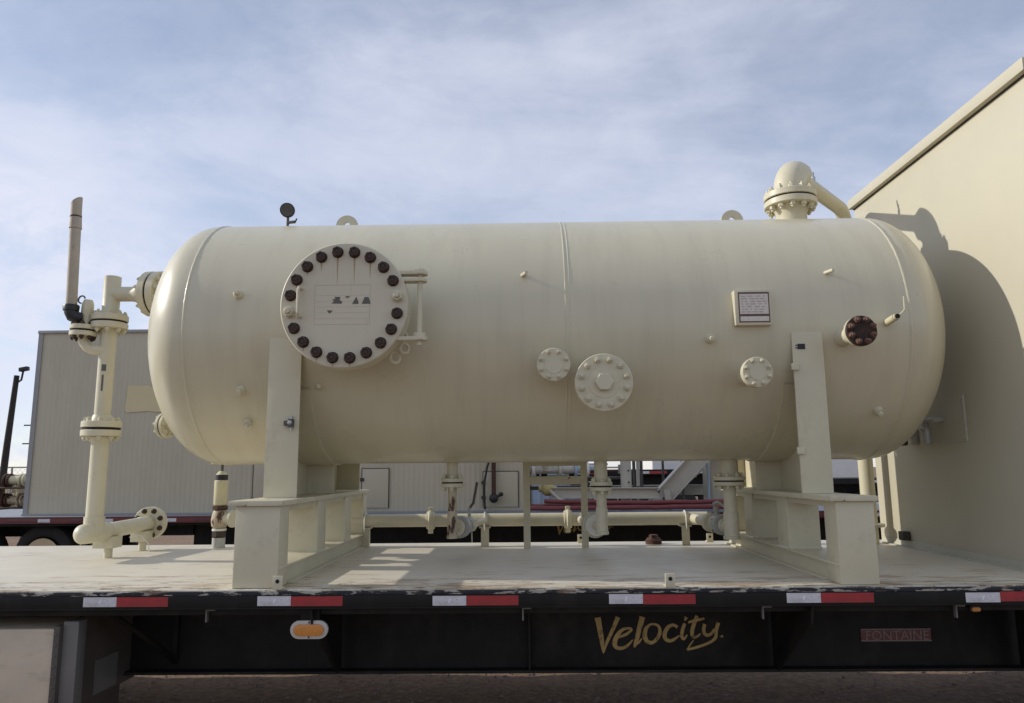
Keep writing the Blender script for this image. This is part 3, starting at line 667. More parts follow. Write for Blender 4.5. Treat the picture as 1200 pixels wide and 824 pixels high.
# ------------------------------------------------------------------ inlet riser at the left
RX, RY = -3.15, 5.54; PR = 0.061
T = thing('inlet_riser', (RX, RY, 0), 'cream flanged riser pipe standing on the deck left of the vessel', 'pipe')
obj('tee', MB().lathe((RX, RY-0.135, 0.20), (0,1,0), [(-0.048, 0.004), (-0.042, 0.028), (-0.026, 0.052), (0.0, 0.069), (0.04, 0.071), (0.27, 0.071), (0.28, PR)], 32).cyl((RX, RY, 0.20), (RX, RY, 0.315), 0.070, seg=32), 'cream', T)
obj('run_pipe', MB().cyl((RX, RY+0.16, 0.20), (RX+0.01, 6.33, 0.215), PR-0.003, seg=28), 'cream', T)
for yw in (5.705, 6.20): obj('weld_ring', MB().lathe((RX, yw, 0.2005+(yw-5.7)*0.02), (0,1,0), [(0, PR-0.004), (0.006, PR+0.002), (0.012, PR-0.004)], 28), 'cream_worn', T)
fl = obj('end_flange', MB().cyl((RX+0.01, 6.33, 0.215), (RX+0.01, 6.358, 0.215), 0.132, seg=44, ch=0.003), 'cream', T)
me = nut_mesh(0.019, 'rust_black', stud=1.4)
for i in range(8):
    an = 2*pi*(i+0.5)/8; inst(me, 'nut', (RX+0.01+0.104*cos(an), 6.3295, 0.215+0.104*sin(an)), axis_q(FR, random.random()), fl)
obj('blank', MB().cyl((RX+0.01, 6.362, 0.215), (RX+0.01, 6.39, 0.215), 0.132, seg=44, ch=0.003), 'cream', T)
for y, w in ((5.74, 0.075), (6.25, 0.06)):
    q = obj('pipe_shoe', MB().box(RX-w, RX+w, y-0.07, y+0.07, 0.075, 0.158), 'cream', T, bevel=0.004)
    obj('foot', MB().cyl((RX+0.01, y, 0.001), (RX+0.01, y, 0.0745), 0.030, seg=20), 'cream_worn', q)
obj('ground_wire', MB().tube([(RX+0.10, 5.86, 0.14), (RX+0.17, 5.90, 0.15), (RX+0.22, 5.93, 0.08), (RX+0.22, 5.94, 0.006)], 0.004, 6), 'white_scuff', T)
obj('riser_pipe', MB().cyl((RX, RY, 0.315), (RX, RY, 0.93), PR, seg=32), 'cream', T)
flange_pair(T, (RX, RY, 0.955), (0,0,1), 0.137, 0.107, 8, 0.046, 0.018, 0.0175)
obj('flange_hub', MB().lathe((RX, RY, 1.0125), (0,0,1), [(0, 0.078), (0.045, PR+0.002)], 32), 'cream', T)
obj('flange_hub', MB().lathe((RX, RY, 0.8975), (0,0,-1), [(0, 0.078), (0.045, PR+0.002)], 32), 'cream', T)
up = obj('riser_pipe', MB().cyl((RX, RY, 0.991), (RX, RY, 1.74), PR-0.004, seg=32), 'cream', T)
def cyl_patch(x, y, r, a0, a1, z0, z1, n=6):
    b = MB(); vs = [(x+r*cos(R_(a0+(a1-a0)*i/n)), y+r*sin(R_(a0+(a1-a0)*i/n)), z) for z in (z0, z1) for i in range(n+1)]
    return b.add(vs, [(i, i+1, n+2+i, n+1+i) for i in range(n)])
obj('stencil', cyl_patch(RX, RY, PR-0.0032, -92, -60, 1.385, 1.435), 'residue', up)
obj('stencil', cyl_patch(RX, RY, PR-0.0032, -86, -72, 1.235, 1.355), 'residue', up)
flange_pair(T, (RX, RY, 1.765), (0,0,1), 0.130, 0.101, 8, 0.046, 0.014, 0.0175)
obj('riser_head', MB().lathe((RX, RY, 1.8185), (0,0,1), [(0, 0.076), (0.04, PR), (0.30, PR), (0.303, PR-0.004)], 32), 'cream', T)
NZ = 1.985
obj('branch_pipe', MB().lathe((RX, RY, NZ), (1,-0.10,-0.03), [(0, PR-0.004), (0.17, PR-0.004), (0.20, PR), (0.295, 0.118), (0.31, 0.118)], 32), 'cream', T)
flange_pair(T, (-2.785, 5.502, NZ-0.012), (1,-0.10,-0.03), 0.172, 0.142, 12, 0.052, 0.016, 0.0180)
obj('vessel_nozzle', MB().cyl((-2.70, 5.495, NZ-0.015), (-2.38, 5.465, NZ-0.03), 0.100, seg=32), 'cream', T)
# ------------------------------------------------------------------ relief valve and vent stack
T = thing('relief_valve', (-3.33, 5.49, 1.55), 'small relief valve with black elbow and tall weathered vent pipe beside the riser', 'valve')
px0 = Vector((-3.312, 5.485, 1.690))
obj('inlet_elbow', MB().tube([(RX+0.01, 5.53, 1.545)] + arc((px0.x+0.10, 5.49, 1.645), 0.10, -pi/2, -pi, (1,0,0), (0,0,1), 8) + [px0 - Vector((0,0,0.03))], 0.037, 18), 'cream', T)
flange_pair(T, px0, (0,0,1), 0.095, 0.072, 8, 0.034, 0.014, 0.0165, bm_='rust_black')
obj('valve_body', MB().lathe(px0 + Vector((0.015,0,0.038)), (0.02,0,1), [(0, 0.060), (0.02, 0.036), (0.07, 0.035), (0.09, 0.042), (0.16, 0.042), (0.18, 0.038), (0.20, 0.030)], 24), 'cream', T)
obj('lift_ring', MB().tube(arc((px0.x-0.012, 5.45, 1.925), 0.028, 0.2, 2*pi-1.6, (0.9,0,0.1), (0,0,1), 12), 0.006, 8), 'pipe_dark', T)
el = [Vector((px0.x+0.0, 5.46, 1.785)), Vector((px0.x-0.035, 5.445, 1.785)), Vector((px0.x-0.060, 5.435, 1.798)), Vector((px0.x-0.073, 5.43, 1.825)), Vector((px0.x-0.075, 5.43, 1.865))]
obj('outlet_elbow', MB().tube(el, [0.038, 0.046, 0.049, 0.047, 0.047], 20).lathe(el[-1] - Vector((0,0,0.03)), (0,0,1), [(0, 0.054), (0.035, 0.057), (0.045, 0.052)], 24), 'black_plastic', T)
v0 = el[-1] + Vector((0,0,0.012)); v1 = v0 + Vector((-0.028, 0.0, 0.85))
n = 24; ax = (v1-v0).normalized(); b = MB(); o = []
for k, tt in enumerate((0, 0.785, 0.80)):
    for i in range(n):
        a = 2*pi*i/n; c = v0 + ax*(tt if k < 2 else 0.82); d = Vector((cos(a), sin(a), 0))*0.0385
        o.append(c + d + (Vector((0,0, cos(a)*0.030)) if k == 2 else Vector()))
b.add(o, [(k*n+i, k*n+(i+1) % n, (k+1)*n+(i+1) % n, (k+1)*n+i) for k in range(2) for i in range(n)] + [tuple(range(n))[::-1]])
o2 = [v0 + ax*0.82 + Vector((cos(2*pi*i/n), sin(2*pi*i/n), 0))*0.033 + Vector((0,0,cos(2*pi*i/n)*0.030)) for i in range(n)] + [v0 + ax*0.60 + Vector((cos(2*pi*i/n), sin(2*pi*i/n), 0))*0.044 for i in range(n)]
q0 = len(b.v); b.add(o2, [(i, n+i, n+(i+1) % n, (i+1) % n) for i in range(n)]); b.f += [[2*n+i, q0+i, q0+(i+1) % n, 2*n+(i+1) % n] for i in range(n)]
vp = obj('vent_pipe', b, 'vent_grey', T)
obj('rust_band', MB().lathe(v0 + ax*0.685, ax, [(0, 0.039), (0.004, 0.041), (0.012, 0.041), (0.016, 0.039)], 24, False, False), 'rust_red', vp)

# ------------------------------------------------------------------ other small fittings
T = thing('level_nozzle', (-2.70, 5.76, 0.99), 'small flanged connection low on the vessel left head', 'flange')
obj('pipe_stub', MB().cyl((-2.78, 5.76, 0.99), (-2.40, 5.72, 0.99), 0.045, seg=20), 'cream', T)
flange_pair(T, (-2.775, 5.77, 0.99), (1,-0.25,0), 0.098, 0.077, 8, 0.026, 0.010, 0.014, bm_='cream_worn')
T = thing('pressure_gauge', (-1.715, 5.25, 2.40), 'black round pressure gauge on a short stem on top of the vessel', 'gauge')
ga = Vector((0.25, -1, -0.25)).normalized(); gc = Vector((-1.722, 5.24, 2.530))
obj('gauge_case', MB().lathe(gc + ga*0.02, -ga, [(0, 0.046), (0.002, 0.053), (0.045, 0.053), (0.055, 0.040)], 28), 'black_plastic', T)
obj('gauge_face', MB().lathe(gc + ga*0.0205, ga, [(0, 0.045), (0.001, 0.044)], 28), 'pipe_dark', T)
obj('stem', MB().cyl((-1.722, 5.255, 2.38), (-1.722, 5.255, 2.49), 0.011, seg=12), 'pipe_dark', T)
obj('needle_valve', MB().cyl((-1.722, 5.255, 2.440), (-1.665, 5.24, 2.440), 0.011, seg=12).cyl((-1.665, 5.24, 2.43), (-1.650, 5.24, 2.465), 0.006, seg=8), 'pipe_dark', T)
T = thing('control_valve', (-2.60, 6.45, 0), 'cream and rust control valve with black band and handwheel under the left head', 'valve')
vx, vy = -2.585, 6.43
obj('base_pipe', MB().cyl((vx, vy, 0.001), (vx, vy, 0.085), 0.053, seg=20), 'pipe_grey', T)
obj('lower_union', MB().lathe((vx, vy, 0.085), (0,0,1), [(0, 0.045), (0.01, 0.060), (0.05, 0.060), (0.055, 0.045)], 8), 'rust_black', T)
obj('ring', MB().lathe((vx, vy, 0.141), (0,0,1), [(0, 0.058), (0.018, 0.058)], 24), 'white_scuff', T)
obj('body', MB().lathe((vx, vy, 0.160), (0,0,1), [(0, 0.045), (0.02, 0.064), (0.07, 0.070), (0.12, 0.062), (0.15, 0.05)], 24), 'cream_rusty', T)
obj('side_flange', MB().cyl((vx+0.05, vy, 0.24), (vx+0.11, vy-0.02, 0.24), 0.052, seg=20).cyl((vx+0.11, vy-0.02, 0.24), (vx+0.128, vy-0.024, 0.24), 0.072, seg=24), 'cream', T)
obj('bonnet_ring', MB().lathe((vx, vy, 0.311), (0,0,1), [(0, 0.05), (0.008, 0.066), (0.034, 0.066), (0.04, 0.05)], 8), 'rust_red', T)
obj('actuator', MB().lathe((vx, vy, 0.352), (0,0,1), [(0, 0.050), (0.01, 0.057), (0.205, 0.057), (0.21, 0.052)], 28), 'valve_cream', T)
obj('black_band', MB().lathe((vx, vy, 0.563), (0,0,1), [(0, 0.050), (0.045, 0.050)], 28), 'black_plastic', T)
obj('cap', MB().lathe((vx, vy, 0.6085), (0,0,1), [(0, 0.050), (0.015, 0.036), (0.03, 0.024)], 24), 'valve_cream', T)
obj('stem', MB().cyl((vx, vy, 0.638), (vx, vy, 0.70), 0.012, seg=10), 'pipe_dark', T)
obj('handwheel', MB().tube(arc((vx, vy, 0.703), 0.082, 0, 2*pi, (1,0,0), (0,1,0), 24), 0.009, 8, False).cyl((vx-0.08, vy, 0.703), (vx+0.08, vy, 0.703), 0.006, seg=6).cyl((vx, vy-0.08, 0.703), (vx, vy+0.08, 0.703), 0.006, seg=6).ball((vx, vy, 0.706), 0.018, 10, 6), 'valve_yellow', T)
T = thing('bull_plug', (1.085, 6.50, 0), 'rusty round plug lying on the deck under the vessel', 'plug')
obj('plug_body', MB().lathe((1.085, 6.50, 0.001), (0,0,1), [(0, 0.068), (0.03, 0.070), (0.036, 0.060), (0.05, 0.052)], 20), 'rust_red', T)
obj('plug_top', MB().lathe((1.085, 6.50, 0.0515), (0,0,1), [(0, 0.040), (0.022, 0.038), (0.026, 0.03)], 6), 'rust_red', T)

# ------------------------------------------------------------------ drain header and drops under the vessel
HY, HZ = 6.40, 0.215
T = thing('drain_header', (0.05, HY, 0), 'long cream drain pipe running low behind and under the vessel', 'pipe')
obj('header_pipe', MB().cyl((-1.62, HY, HZ), (1.52, HY, HZ), 0.053, seg=28), 'cream', T)
def grooved(x):
    cpl = obj('grooved_coupling', MB().lathe((x-0.035, HY, HZ), (1,0,0), [(0, 0.058), (0.004, 0.072), (0.022, 0.076), (0.030, 0.088), (0.040, 0.088), (0.048, 0.076), (0.066, 0.072), (0.07, 0.058)], 28), 'cream', T)
    for sg in (-1, 1): obj('coupling_lug', MB().box(x-0.02, x+0.02, HY-0.018, HY+0.018, HZ+sg*0.086-0.022, HZ+sg*0.086+0.022), 'cream_worn', cpl, bevel=0.004)
grooved(-0.79); grooved(-0.70 + 1.06)
for k, x in enumerate((-1.335, -0.335, 1.335)):
    sp = obj('pipe_support', MB().box(x-0.032, x+0.032, HY-0.02, HY-0.014, 0.001, 0.150).box(x+0.026, x+0.032, HY-0.0135, HY+0.03, 0.001, 0.150).box(x-0.045, x+0.045, HY-0.05, HY+0.05, 0.1505, 0.159), 'cream_worn', T)
    obj('u_bolt', MB().tube([(x, HY-0.062, 0.13)] + arc((x, HY, HZ), 0.062, pi, 0, (0,1,0), (0,0,1), 10) + [(x, HY+0.062, 0.13)], 0.006, 8), 'white_scuff', sp)
def drop(x, y, zf, rn, Rf, rp, zb, nb_, mm, label, tx, ty):
    T = thing('drain_drop', (x, y, zb), label, 'pipe', 'drain drops under the vessel')
    obj('drop_nozzle', MB().cyl((x, y, 0.72), (x, y, zf+0.02), rn, seg=24), 'cream', T)
    flange_pair(T, (x, y, zf), (0,0,1), Rf, Rf*0.79, nb_, 0.027, 0.010, 0.0155, bm_='cream_worn')
    obj('drop_pipe', MB().cyl((x, y, zf-0.028), (x, y, 0.28), rp, seg=22), mm, T)
    obj('drop_tee', MB().lathe((x, y, zb), (0,0,1), [(0, rp*1.28), (0.02, rp*1.32), (0.024, rp*1.16), (0.175, rp*1.16), (0.19, rp)], 24), mm, T)
    a = Vector((x, y, HZ)); e = Vector((tx, ty, HZ)); d = (e-a).normalized()
    obj('side_branch', MB().cyl(a + d*rp*0.5, e, rp*0.85, seg=20), 'cream', T)
    return T, a, d
T1, a, d = drop(-0.517, 5.437, 0.540, 0.041, 0.083, 0.031, 0.150, 6, 'cream_rusty', 'rust streaked drain pipe dropping from the vessel left of the ladder frame', -0.33, 6.36)
for k, (t_, r_) in enumerate(((0.10, 0.060), (0.17, 0.080), (0.20, 0.080), (0.27, 0.066), (0.33, 0.062))):
    obj('union_disc', MB().cyl(a + d*t_, a + d*(t_+0.024), r_, seg=28, ch=0.003), 'pipe_grey' if k else 'cream', T1)
hv = a + d*0.45
obj('valve_body', MB().lathe(hv - d*0.06, d, [(0, 0.045), (0.02, 0.06), (0.10, 0.06), (0.12, 0.045)], 8), 'cream', T1)
obj('valve_stem', MB().cyl(hv, hv + Vector((0,0,0.13)), 0.013, seg=10), 'pipe_grey', T1)
obj('valve_lever', MB().tube([hv + Vector((0,0,0.12)), hv + Vector((0.03,0,0.16)), hv + Vector((0.06,0.01,0.32))], 0.011, 8), 'pipe_dark', T1)
obj('hanging_chain', MB().tube([hv + Vector((0.02,-0.05,0)), hv + Vector((0.025,-0.06,-0.13))], 0.006, 6), 'pipe_grey', T1)
T2, a, d = drop(0.548, 5.437, 0.505, 0.047, 0.080, 0.036, 0.170, 6, 'cream_worn', 'speckled drain pipe dropping from the vessel right of the ladder frame', 0.46, 6.36)
for k, (t_, r_) in enumerate(((0.22, 0.078), (0.26, 0.094), (0.30, 0.094), (0.36, 0.086), (0.41, 0.076))):
    obj('union_disc', MB().cyl(a + d*t_, a + d*(t_+0.028), r_, seg=28, ch=0.004), ('white_scuff', 'cream', 'pipe_grey', 'cream', 'pipe_grey')[k], T2)
T3, a, d = drop(1.462, 5.437, 0.535, 0.066, 0.110, 0.046, 0.130, 8, 'cream', 'thick cream drain pipe dropping beside the right stand', 1.40, 6.36)
for k, (t_, r_) in enumerate(((0.12, 0.052), (0.18, 0.074), (0.215, 0.074), (0.32, 0.062), (0.42, 0.074), (0.455, 0.074))):
    obj('union_disc', MB().cyl(a + d*t_, a + d*(t_+0.026), r_, seg=28, ch=0.004), 'pipe_grey' if k in (1, 2) else 'cream', T3)
vv = a + d*0.28
obj('valve_body', MB().lathe(vv - d*0.035, d, [(0, 0.050), (0.012, 0.062), (0.055, 0.062), (0.07, 0.050)], 12), 'pipe_grey', T3)
obj('valve_stem', MB().cyl(vv, vv + Vector((-0.02, -0.01, 0.12)), 0.020, seg=12), 'pipe_grey', T3)
obj('valve_lever', MB().tube([vv + Vector((-0.02,-0.01,0.115)), vv + Vector((-0.035,-0.02,0.150)), vv + Vector((-0.01,-0.04,0.165)), vv + Vector((0.035,-0.07,0.130)), vv + Vector((0.06,-0.09,0.07))], 0.012, 8), 'pipe_grey', T3)
for sg in (-1, 1): obj('clamp_bolt', MB().cyl(vv + Vector((sg*0.055,-0.05,-0.05)), vv + Vector((sg*0.055,-0.05,0.04)), 0.009, seg=8), 'pipe_dark', T3)

# ------------------------------------------------------------------ ladder frame
T = thing('ladder_frame', (0.255, 6.22, 0), 'tan angle iron ladder frame standing behind the vessel', 'frame')
for x, s in ((-0.010, 1), (0.514, -1)):
    a, b_ = sorted((x, x+s*0.055)); c, d_ = sorted((x, x+s*0.006))
    obj('upright', MB().box(a, b_, 6.20, 6.206, 0.001, 1.10).box(c, d_, 6.2065, 6.255, 0.001, 1.10), 'cream_worn', T)
for z0, z1 in ((0.505, 0.572), (0.655, 0.70), (0.86, 0.91)): obj('rung', MB().box(0.046, 0.458, 6.201, 6.207, z0, z1), 'cream_worn', T)

# ------------------------------------------------------------------ outlet pipe on top, running down behind
OX, OY = 2.035, 5.437
T = thing('outlet_pipe', (OX, OY, 2.40), 'thick cream outlet pipe with elbow rising from the vessel top beside the wall', 'pipe')
obj('outlet_neck', MB().lathe((OX, OY, 2.38), (0,0,1), [(0, 0.112), (0.13, 0.112), (0.185, 0.135)], 40), 'cream', T)
flange_pair(T, (OX, OY, 2.618), (0,0,1), 0.190, 0.156, 12, 0.046, 0.014, 0.0225, bm_='cream_worn')
dd = Vector((0.655, 0.755, 0)).normalized(); br = 0.172
pts = arc(Vector((OX, OY, 2.690)) + dd*br, br, pi, pi/2, dd, (0,0,1), 14)
obj('elbow', MB().lathe((OX, OY, 2.671), (0,0,1), [(0, 0.128), (0.028, 0.113)], 36).tube([(OX, OY, 2.688)] + pts[1:], 0.113, 32), 'cream', T, angle=50)
e0 = pts[-1]; e1 = Vector((2.87, 6.40, e0.z)); L = (e1-e0).length; b2 = 0.16
obj('reducer', MB().lathe(e0 + dd*0.001, dd, [(0, 0.113), (0.015, 0.112), (0.085, 0.064), (0.11, 0.0585)], 32), 'cream', T)
dn = (e1-e0); dn.z = 0; dn.normalize()
pts2 = [e0 + dd*0.09] + arc(e1 - dn*b2 - Vector((0,0,b2)), b2, pi/2, 0, dn, (0,0,1), 12) + [Vector((e1.x, e1.y, 1.5)), Vector((e1.x, e1.y, 0.16))]
obj('down_pipe', MB().tube(pts2, 0.0585, 28), 'cream', T, angle=50)
obj('pipe_base', MB().cyl((e1.x, e1.y, 0.135), (e1.x, e1.y, 0.16), 0.110, seg=32).cyl((e1.x, e1.y, 0.001), (e1.x, e1.y, 0.135), 0.0585, seg=24), 'cream', T)
vt = e0 + dd*0.36 + Vector((0,0,0.054))
tv = obj('bleed_valve', MB().cyl(vt, vt + Vector((0,0,0.05)), 0.018, seg=12).cyl(vt + Vector((0,0,0.05)), vt + Vector((0,0,0.09)), 0.011, seg=10), 'galv', T)
obj('bleed_lever', MB().tube([vt + Vector((0,0,0.06)), vt + Vector((-0.01,0.01,0.09)), vt + Vector((-0.022,0.02,0.145))], 0.009, 8), 'pipe_dark', tv)

# ------------------------------------------------------------------ enclosure at the right
WX = 3.026; WY0, WY1, WZ = 4.20, 6.56, 3.02
T = thing('equipment_enclosure', ((WX+7.2)/2, 5.38, 0.0), 'tall cream steel equipment enclosure at the right with the vessel shadow on its wall', 'building')
obj('walls', MB().box(WX, 7.2, WY0, WY1, 0.003, WZ-0.085), 'wall_cream', T, bevel=0.006)
obj('roof_trim', MB().box(WX-0.045, 7.25, WY0-0.045, WY1+0.02, WZ-0.077, WZ+0.004), 'wall_cream', T, bevel=0.006)
obj('trim_gap_shadow', MB().box(WX-0.006, 7.21, WY0-0.006, WY1+0.006, WZ-0.0848, WZ-0.0772), 'dark_gap', T)  # dark-coloured strip that paints in the shadow line under the roof trim
obj('base_angle', MB().box(WX-0.006, WX-0.0005, WY0, WY1-0.1, 0.0005, 0.05).box(WX-0.05, WX-0.0065, WY0, WY1-0.1, 0.0005, 0.006), 'trim_cream', T)
wp = obj('wall_plate', MB().box(WX-0.006, WX-0.0005, 5.165, 5.98, 0.793, 1.112), 'wall_cream', T)
obj('plate_edge', MB().box(WX-0.012, WX-0.0065, 5.165, 5.175, 0.793, 1.112).box(WX-0.012, WX-0.0065, 5.1755, 5.98, 0.793, 0.803), 'trim_cream', wp)
for (y, z) in ((5.19, 1.085), (5.19, 0.82)): obj('plate_bolt', MB().lathe((WX-0.0065, y, z), (-1,0,0), [(0, 0.012), (0.008, 0.012)], 6), 'trim_cream', wp)
obj('wall_lug', MB().box(WX-0.06, WX-0.0005, 6.06, 6.14, 0.052, 0.12), 'dark_gap', T, bevel=0.006)
T = thing('wall_manifold', (WX-0.09, 5.65, 0.95), 'small pipe manifold with three drop valves on the shaded enclosure wall', 'pipes')
obj('manifold_pipe', MB().cyl((WX-0.085, 5.38, 0.955), (WX-0.085, 6.0, 0.965), 0.020, seg=14).cyl((WX-0.085, 5.44, 0.956), (WX-0.004, 5.44, 0.956), 0.018, seg=12), 'pipe_grey', T)
for k, y in enumerate((5.53, 5.70, 5.88)):
    mm = ('pipe_grey', 'pipe_grey', 'pipe_dark')[k]
    dv = obj('drop_valve', MB().lathe((WX-0.085, y, 0.985), (0,0,-1), [(0, 0.022), (0.03, 0.030), (0.05, 0.020), (0.08, 0.026), (0.10, 0.034), (0.19, 0.034), (0.20, 0.024)], 14), mm, T)
    obj('tee_handle', MB().cyl((WX-0.13, y-0.05, 0.90), (WX-0.13, y+0.05, 0.90), 0.008, seg=8).cyl((WX-0.13, y, 0.90), (WX-0.08, y, 0.90), 0.008, seg=8), mm, dv)

# ------------------------------------------------------------------ second trailer behind with its load
Y2 = 11.2; tp = []
for k in range(-9, 9):
    a = -0.62 + 0.942*k; tp += [(a, a+0.180, 'w'), (a+0.1815, a+0.459, 'r')]
TR2 = make_trailer(Y2, -9.4, 6.5, 'second flatbed trailer with maroon side rail parked behind the vessel trailer', 'tarp_blue', 'rail_maroon', tp, (-5.2, 6.3, -0.63), 0.5, False)
brush_lettering(0.50, -0.13, Y2+0.758-0.002, 0.00085, TR2)
for x in (-7.25, -8.35):
    for y in (Y2+0.22, Y2+1.95): wheel(TR2, x, y, 0.46, 0.27)
for y in (Y2+0.758+0.006, Y2+1.826): obj('rear_beam', MB().box(-9.3, -5.2, y-0.05, y+0.05, -0.34, -0.06), 'trailer_black', TR2)
for x in (4.6,):
    for y in (Y2+0.8, Y2+1.8): obj('landing_leg', MB().box(x-0.06, x+0.06, y-0.06, y+0.06, GZ-0.02, -0.55), 'trailer_dusty', TR2)
T = thing('panel_building', (-3.78, 12.5, 0), 'long grey ribbed panel building on the second trailer', 'building')
bx0, bx1, by0, by1, bz1 = -7.60, 0.02, 11.47, 13.65, 2.86
b = MB(); prof = []; x = bx0; pit = 0.155
while x < bx1 - pit:
    prof += [(x, 0), (x+0.010, 0.004), (x+0.026, 0.004), (x+0.036, 0), (x+0.085, 0), (x+0.090, 0.002), (x+0.100, 0.002), (x+0.105, 0)]; x += pit
prof.append((bx1, 0)); n = len(prof)
b.add([(x, by0-d_, 0.03) for x, d_ in prof] + [(x, by0-d_, bz1-0.05) for x, d_ in prof], [(i, i+1, n+i+1, n+i) for i in range(n-1)])
b.box(bx0, bx1, by0+0.002, by1, 0.03, bz1-0.05)
obj('ribbed_wall', b, 'panel_white', T)
obj('roof_edge', MB().box(bx0-0.03, bx1+0.03, by0-0.03, by1+0.03, bz1-0.049, bz1), 'panel_trim', T, bevel=0.004)
obj('corner_trim', MB().box(bx0-0.02, bx0+0.05, by0-0.020, by0-0.0105, 0.03, bz1-0.05), 'panel_trim', T)
obj('sill', MB().box(bx0-0.03, bx1+0.03, by0-0.03, by1+0.03, 0.002, 0.0295), 'panel_trim', T)
obj('paint_patch', MB().prism([(0,0.02),(0.03,-0.02),(0.35,0),(0.71,-0.03),(0.73,0.2),(0.70,0.35),(0.42,0.36),(0.36,0.395),(0.02,0.40)], (-6.17, by0-0.0135, 1.575), (1,0,0), (0,0,1), (0,0.0025,0)), 'patch_yellow', T, label='yellowish cream repaint patch on the wall')
for dx0, dx1, dz1 in ((-4.12, -3.30, 1.02+1.0), (-2.46, -2.06, 0.66), (-0.62, -0.10, 0.60)):
    dr = obj('access_door', MB().box(dx0, dx1, by0-0.022, by0-0.0105, 0.08, dz1), 'panel_white', T, bevel=0.004)
    g = MB()
    for (p, q, r__, s_) in ((dx0-0.012, dx0-0.001, 0.07, dz1+0.012), (dx1+0.001, dx1+0.012, 0.07, dz1+0.012), (dx0, dx1, dz1+0.001, dz1+0.012)): g.box(p, q, by0-0.0215, by0-0.0108, r__, s_)
    obj('door_gap', g, 'dark_gap', dr)
    for z in (0.22, dz1-0.16): obj('hinge', MB().box(dx0-0.03, dx0+0.03, by0-0.036, by0-0.0225, z-0.025, z+0.025), 'dark_gap', dr)
T = thing('stand_pipe', (-0.42, 11.35, 0.15), 'thin dark hose and pipe hanging on the panel building wall', 'pipe')
obj('pipe', MB().tube([(-0.47, 11.36, 2.2), (-0.46, 11.36, 1.0), (-0.46, 11.36, 0.24)], 0.034, 12), 'rust_red', T)
obj('pipe_valve', MB().ball((-0.46, 11.35, 0.21), 0.07, 12, 8).cyl((-0.46, 11.35, 0.21), (-0.36, 11.33, 0.26), 0.02, seg=8).ball((-0.35, 11.33, 0.27), 0.035, 8, 6), 'black_plastic', T)
obj('hose', MB().tube([(-0.50, 11.34, 0.85), (-0.56, 11.34, 0.66), (-0.60, 11.34, 0.45), (-0.60, 11.34, 0.22), (-0.59, 11.34, 0.05)], 0.016, 8), 'black_plastic', T)
T = thing('steel_frame', (1.6, 11.8, 0), 'beige welded steel beam frame with diagonal brace on the second trailer', 'frame')
def ibeam(p0, p1, h, w, up_=(0,0,1)):
    p0, p1 = Vector(p0), Vector(p1); d = (p1-p0); L = d.length/2; d.normalize(); s = d.cross(Vector(up_)).normalized(); u = s.cross(d); c = (p0+p1)/2; b = MB()
    b.obox(c, d*L, s*0.006, u*(h/2-0.012)); b.obox(c + u*(h/2-0.006), d*L, s*w/2, u*0.006); b.obox(c - u*(h/2-0.006), d*L, s*w/2, u*0.006); return b
obj('beam', ibeam((0.42, 11.75, 0.270), (2.08, 11.75, 0.255), 0.165, 0.12), 'steel_beige', T)
obj('brace', ibeam((2.13, 11.75, 0.20), (3.50, 11.75, 1.62), 0.27, 0.20, (0,0,1)), 'steel_beige', T)
for x in (1.11, 2.20): obj('leg', MB().obox((x, 11.69, 0.155), (0.045,0,0), (0,0.008,0), (-0.02,0,0.152)), 'steel_beige', T)
obj('back_beam', ibeam((0.42, 12.9, 0.27), (3.2, 12.9, 0.27), 0.165, 0.12), 'steel_beige', T)
obj('skid_rail', MB().box(0.2, 3.9, 12.2, 12.3, 0.002, 0.09), 'steel_beige', T)
T = thing('round_post', (1.58, 11.95, 0), 'round beige post with bolt holes rising behind the steel frame', 'post')
obj('post', MB().cyl((1.60, 11.95, 0.001), (1.60, 11.95, 2.2), 0.085, seg=24), 'steel_beige', T)
for z in (0.42, 0.60, 0.95): obj('bolt_head', MB().lathe((1.63, 11.866, z), FR, [(0, 0.014), (0.012, 0.014)], 6), 'gasket', T)
T = thing('grey_cabinet', (3.05, 12.1, 0), 'grey upright cabinet post at the end of the steel frame', 'cabinet')
obj('body', MB().box(2.93, 3.40, 11.9, 12.5, 0.003, 1.9), 'panel_white', T, bevel=0.01)
obj('cable', MB().tube([(2.86, 11.86, 1.5), (2.84, 11.85, 0.9), (2.87, 11.85, 0.5), (2.86, 11.84, 0.02)], 0.018, 8), 'far_blue', T)
for k, (xa, xb_, z, y, sag, lab) in enumerate(((0.05, 3.9, 0.055, 11.42, 0.0, 'lowest red hose lying along the second trailer deck edge'), (0.3, 3.8, 0.15, 11.56, 0.03, 'upper red hose slung behind the frame legs'), (0.05, 2.4, 0.075, 11.62, 0.01, 'red hose lying behind the lowest hose'))):
    rnd = random.Random(k); pts = [(xa+(xb_-xa)*i/14, y+rnd.uniform(-.02,.02), z - sag*sin(pi*i/14) + rnd.uniform(-.006, .006)) for i in range(15)]
    tagit(obj('red_hose', MB().tube(pts, 0.034, 10), 'hose_red'), lab, 'hose', 'red hoses on the second trailer')
T = thing('pipe_manifold', (0.45, 12.05, 0), 'cluster of valves and flanged pipe ends on the second trailer deck', 'valves')
obj('manifold_pipe', MB().cyl((0.06, 12.1, 0.62), (1.05, 12.1, 0.62), 0.06, seg=18).cyl((0.38, 12.1, 0.60), (0.38, 12.1, 1.6), 0.10, seg=20), 'steel_beige', T)
for x in (0.12, 0.55, 0.80, 0.98): obj('pipe_flange', MB().cyl((x, 12.1, 0.62), (x+0.05, 12.1, 0.62), 0.12, seg=24, ch=0.004), ('white_paint', 'far_blue', 'white_paint', 'steel_beige')[int(x*7) % 4], T)
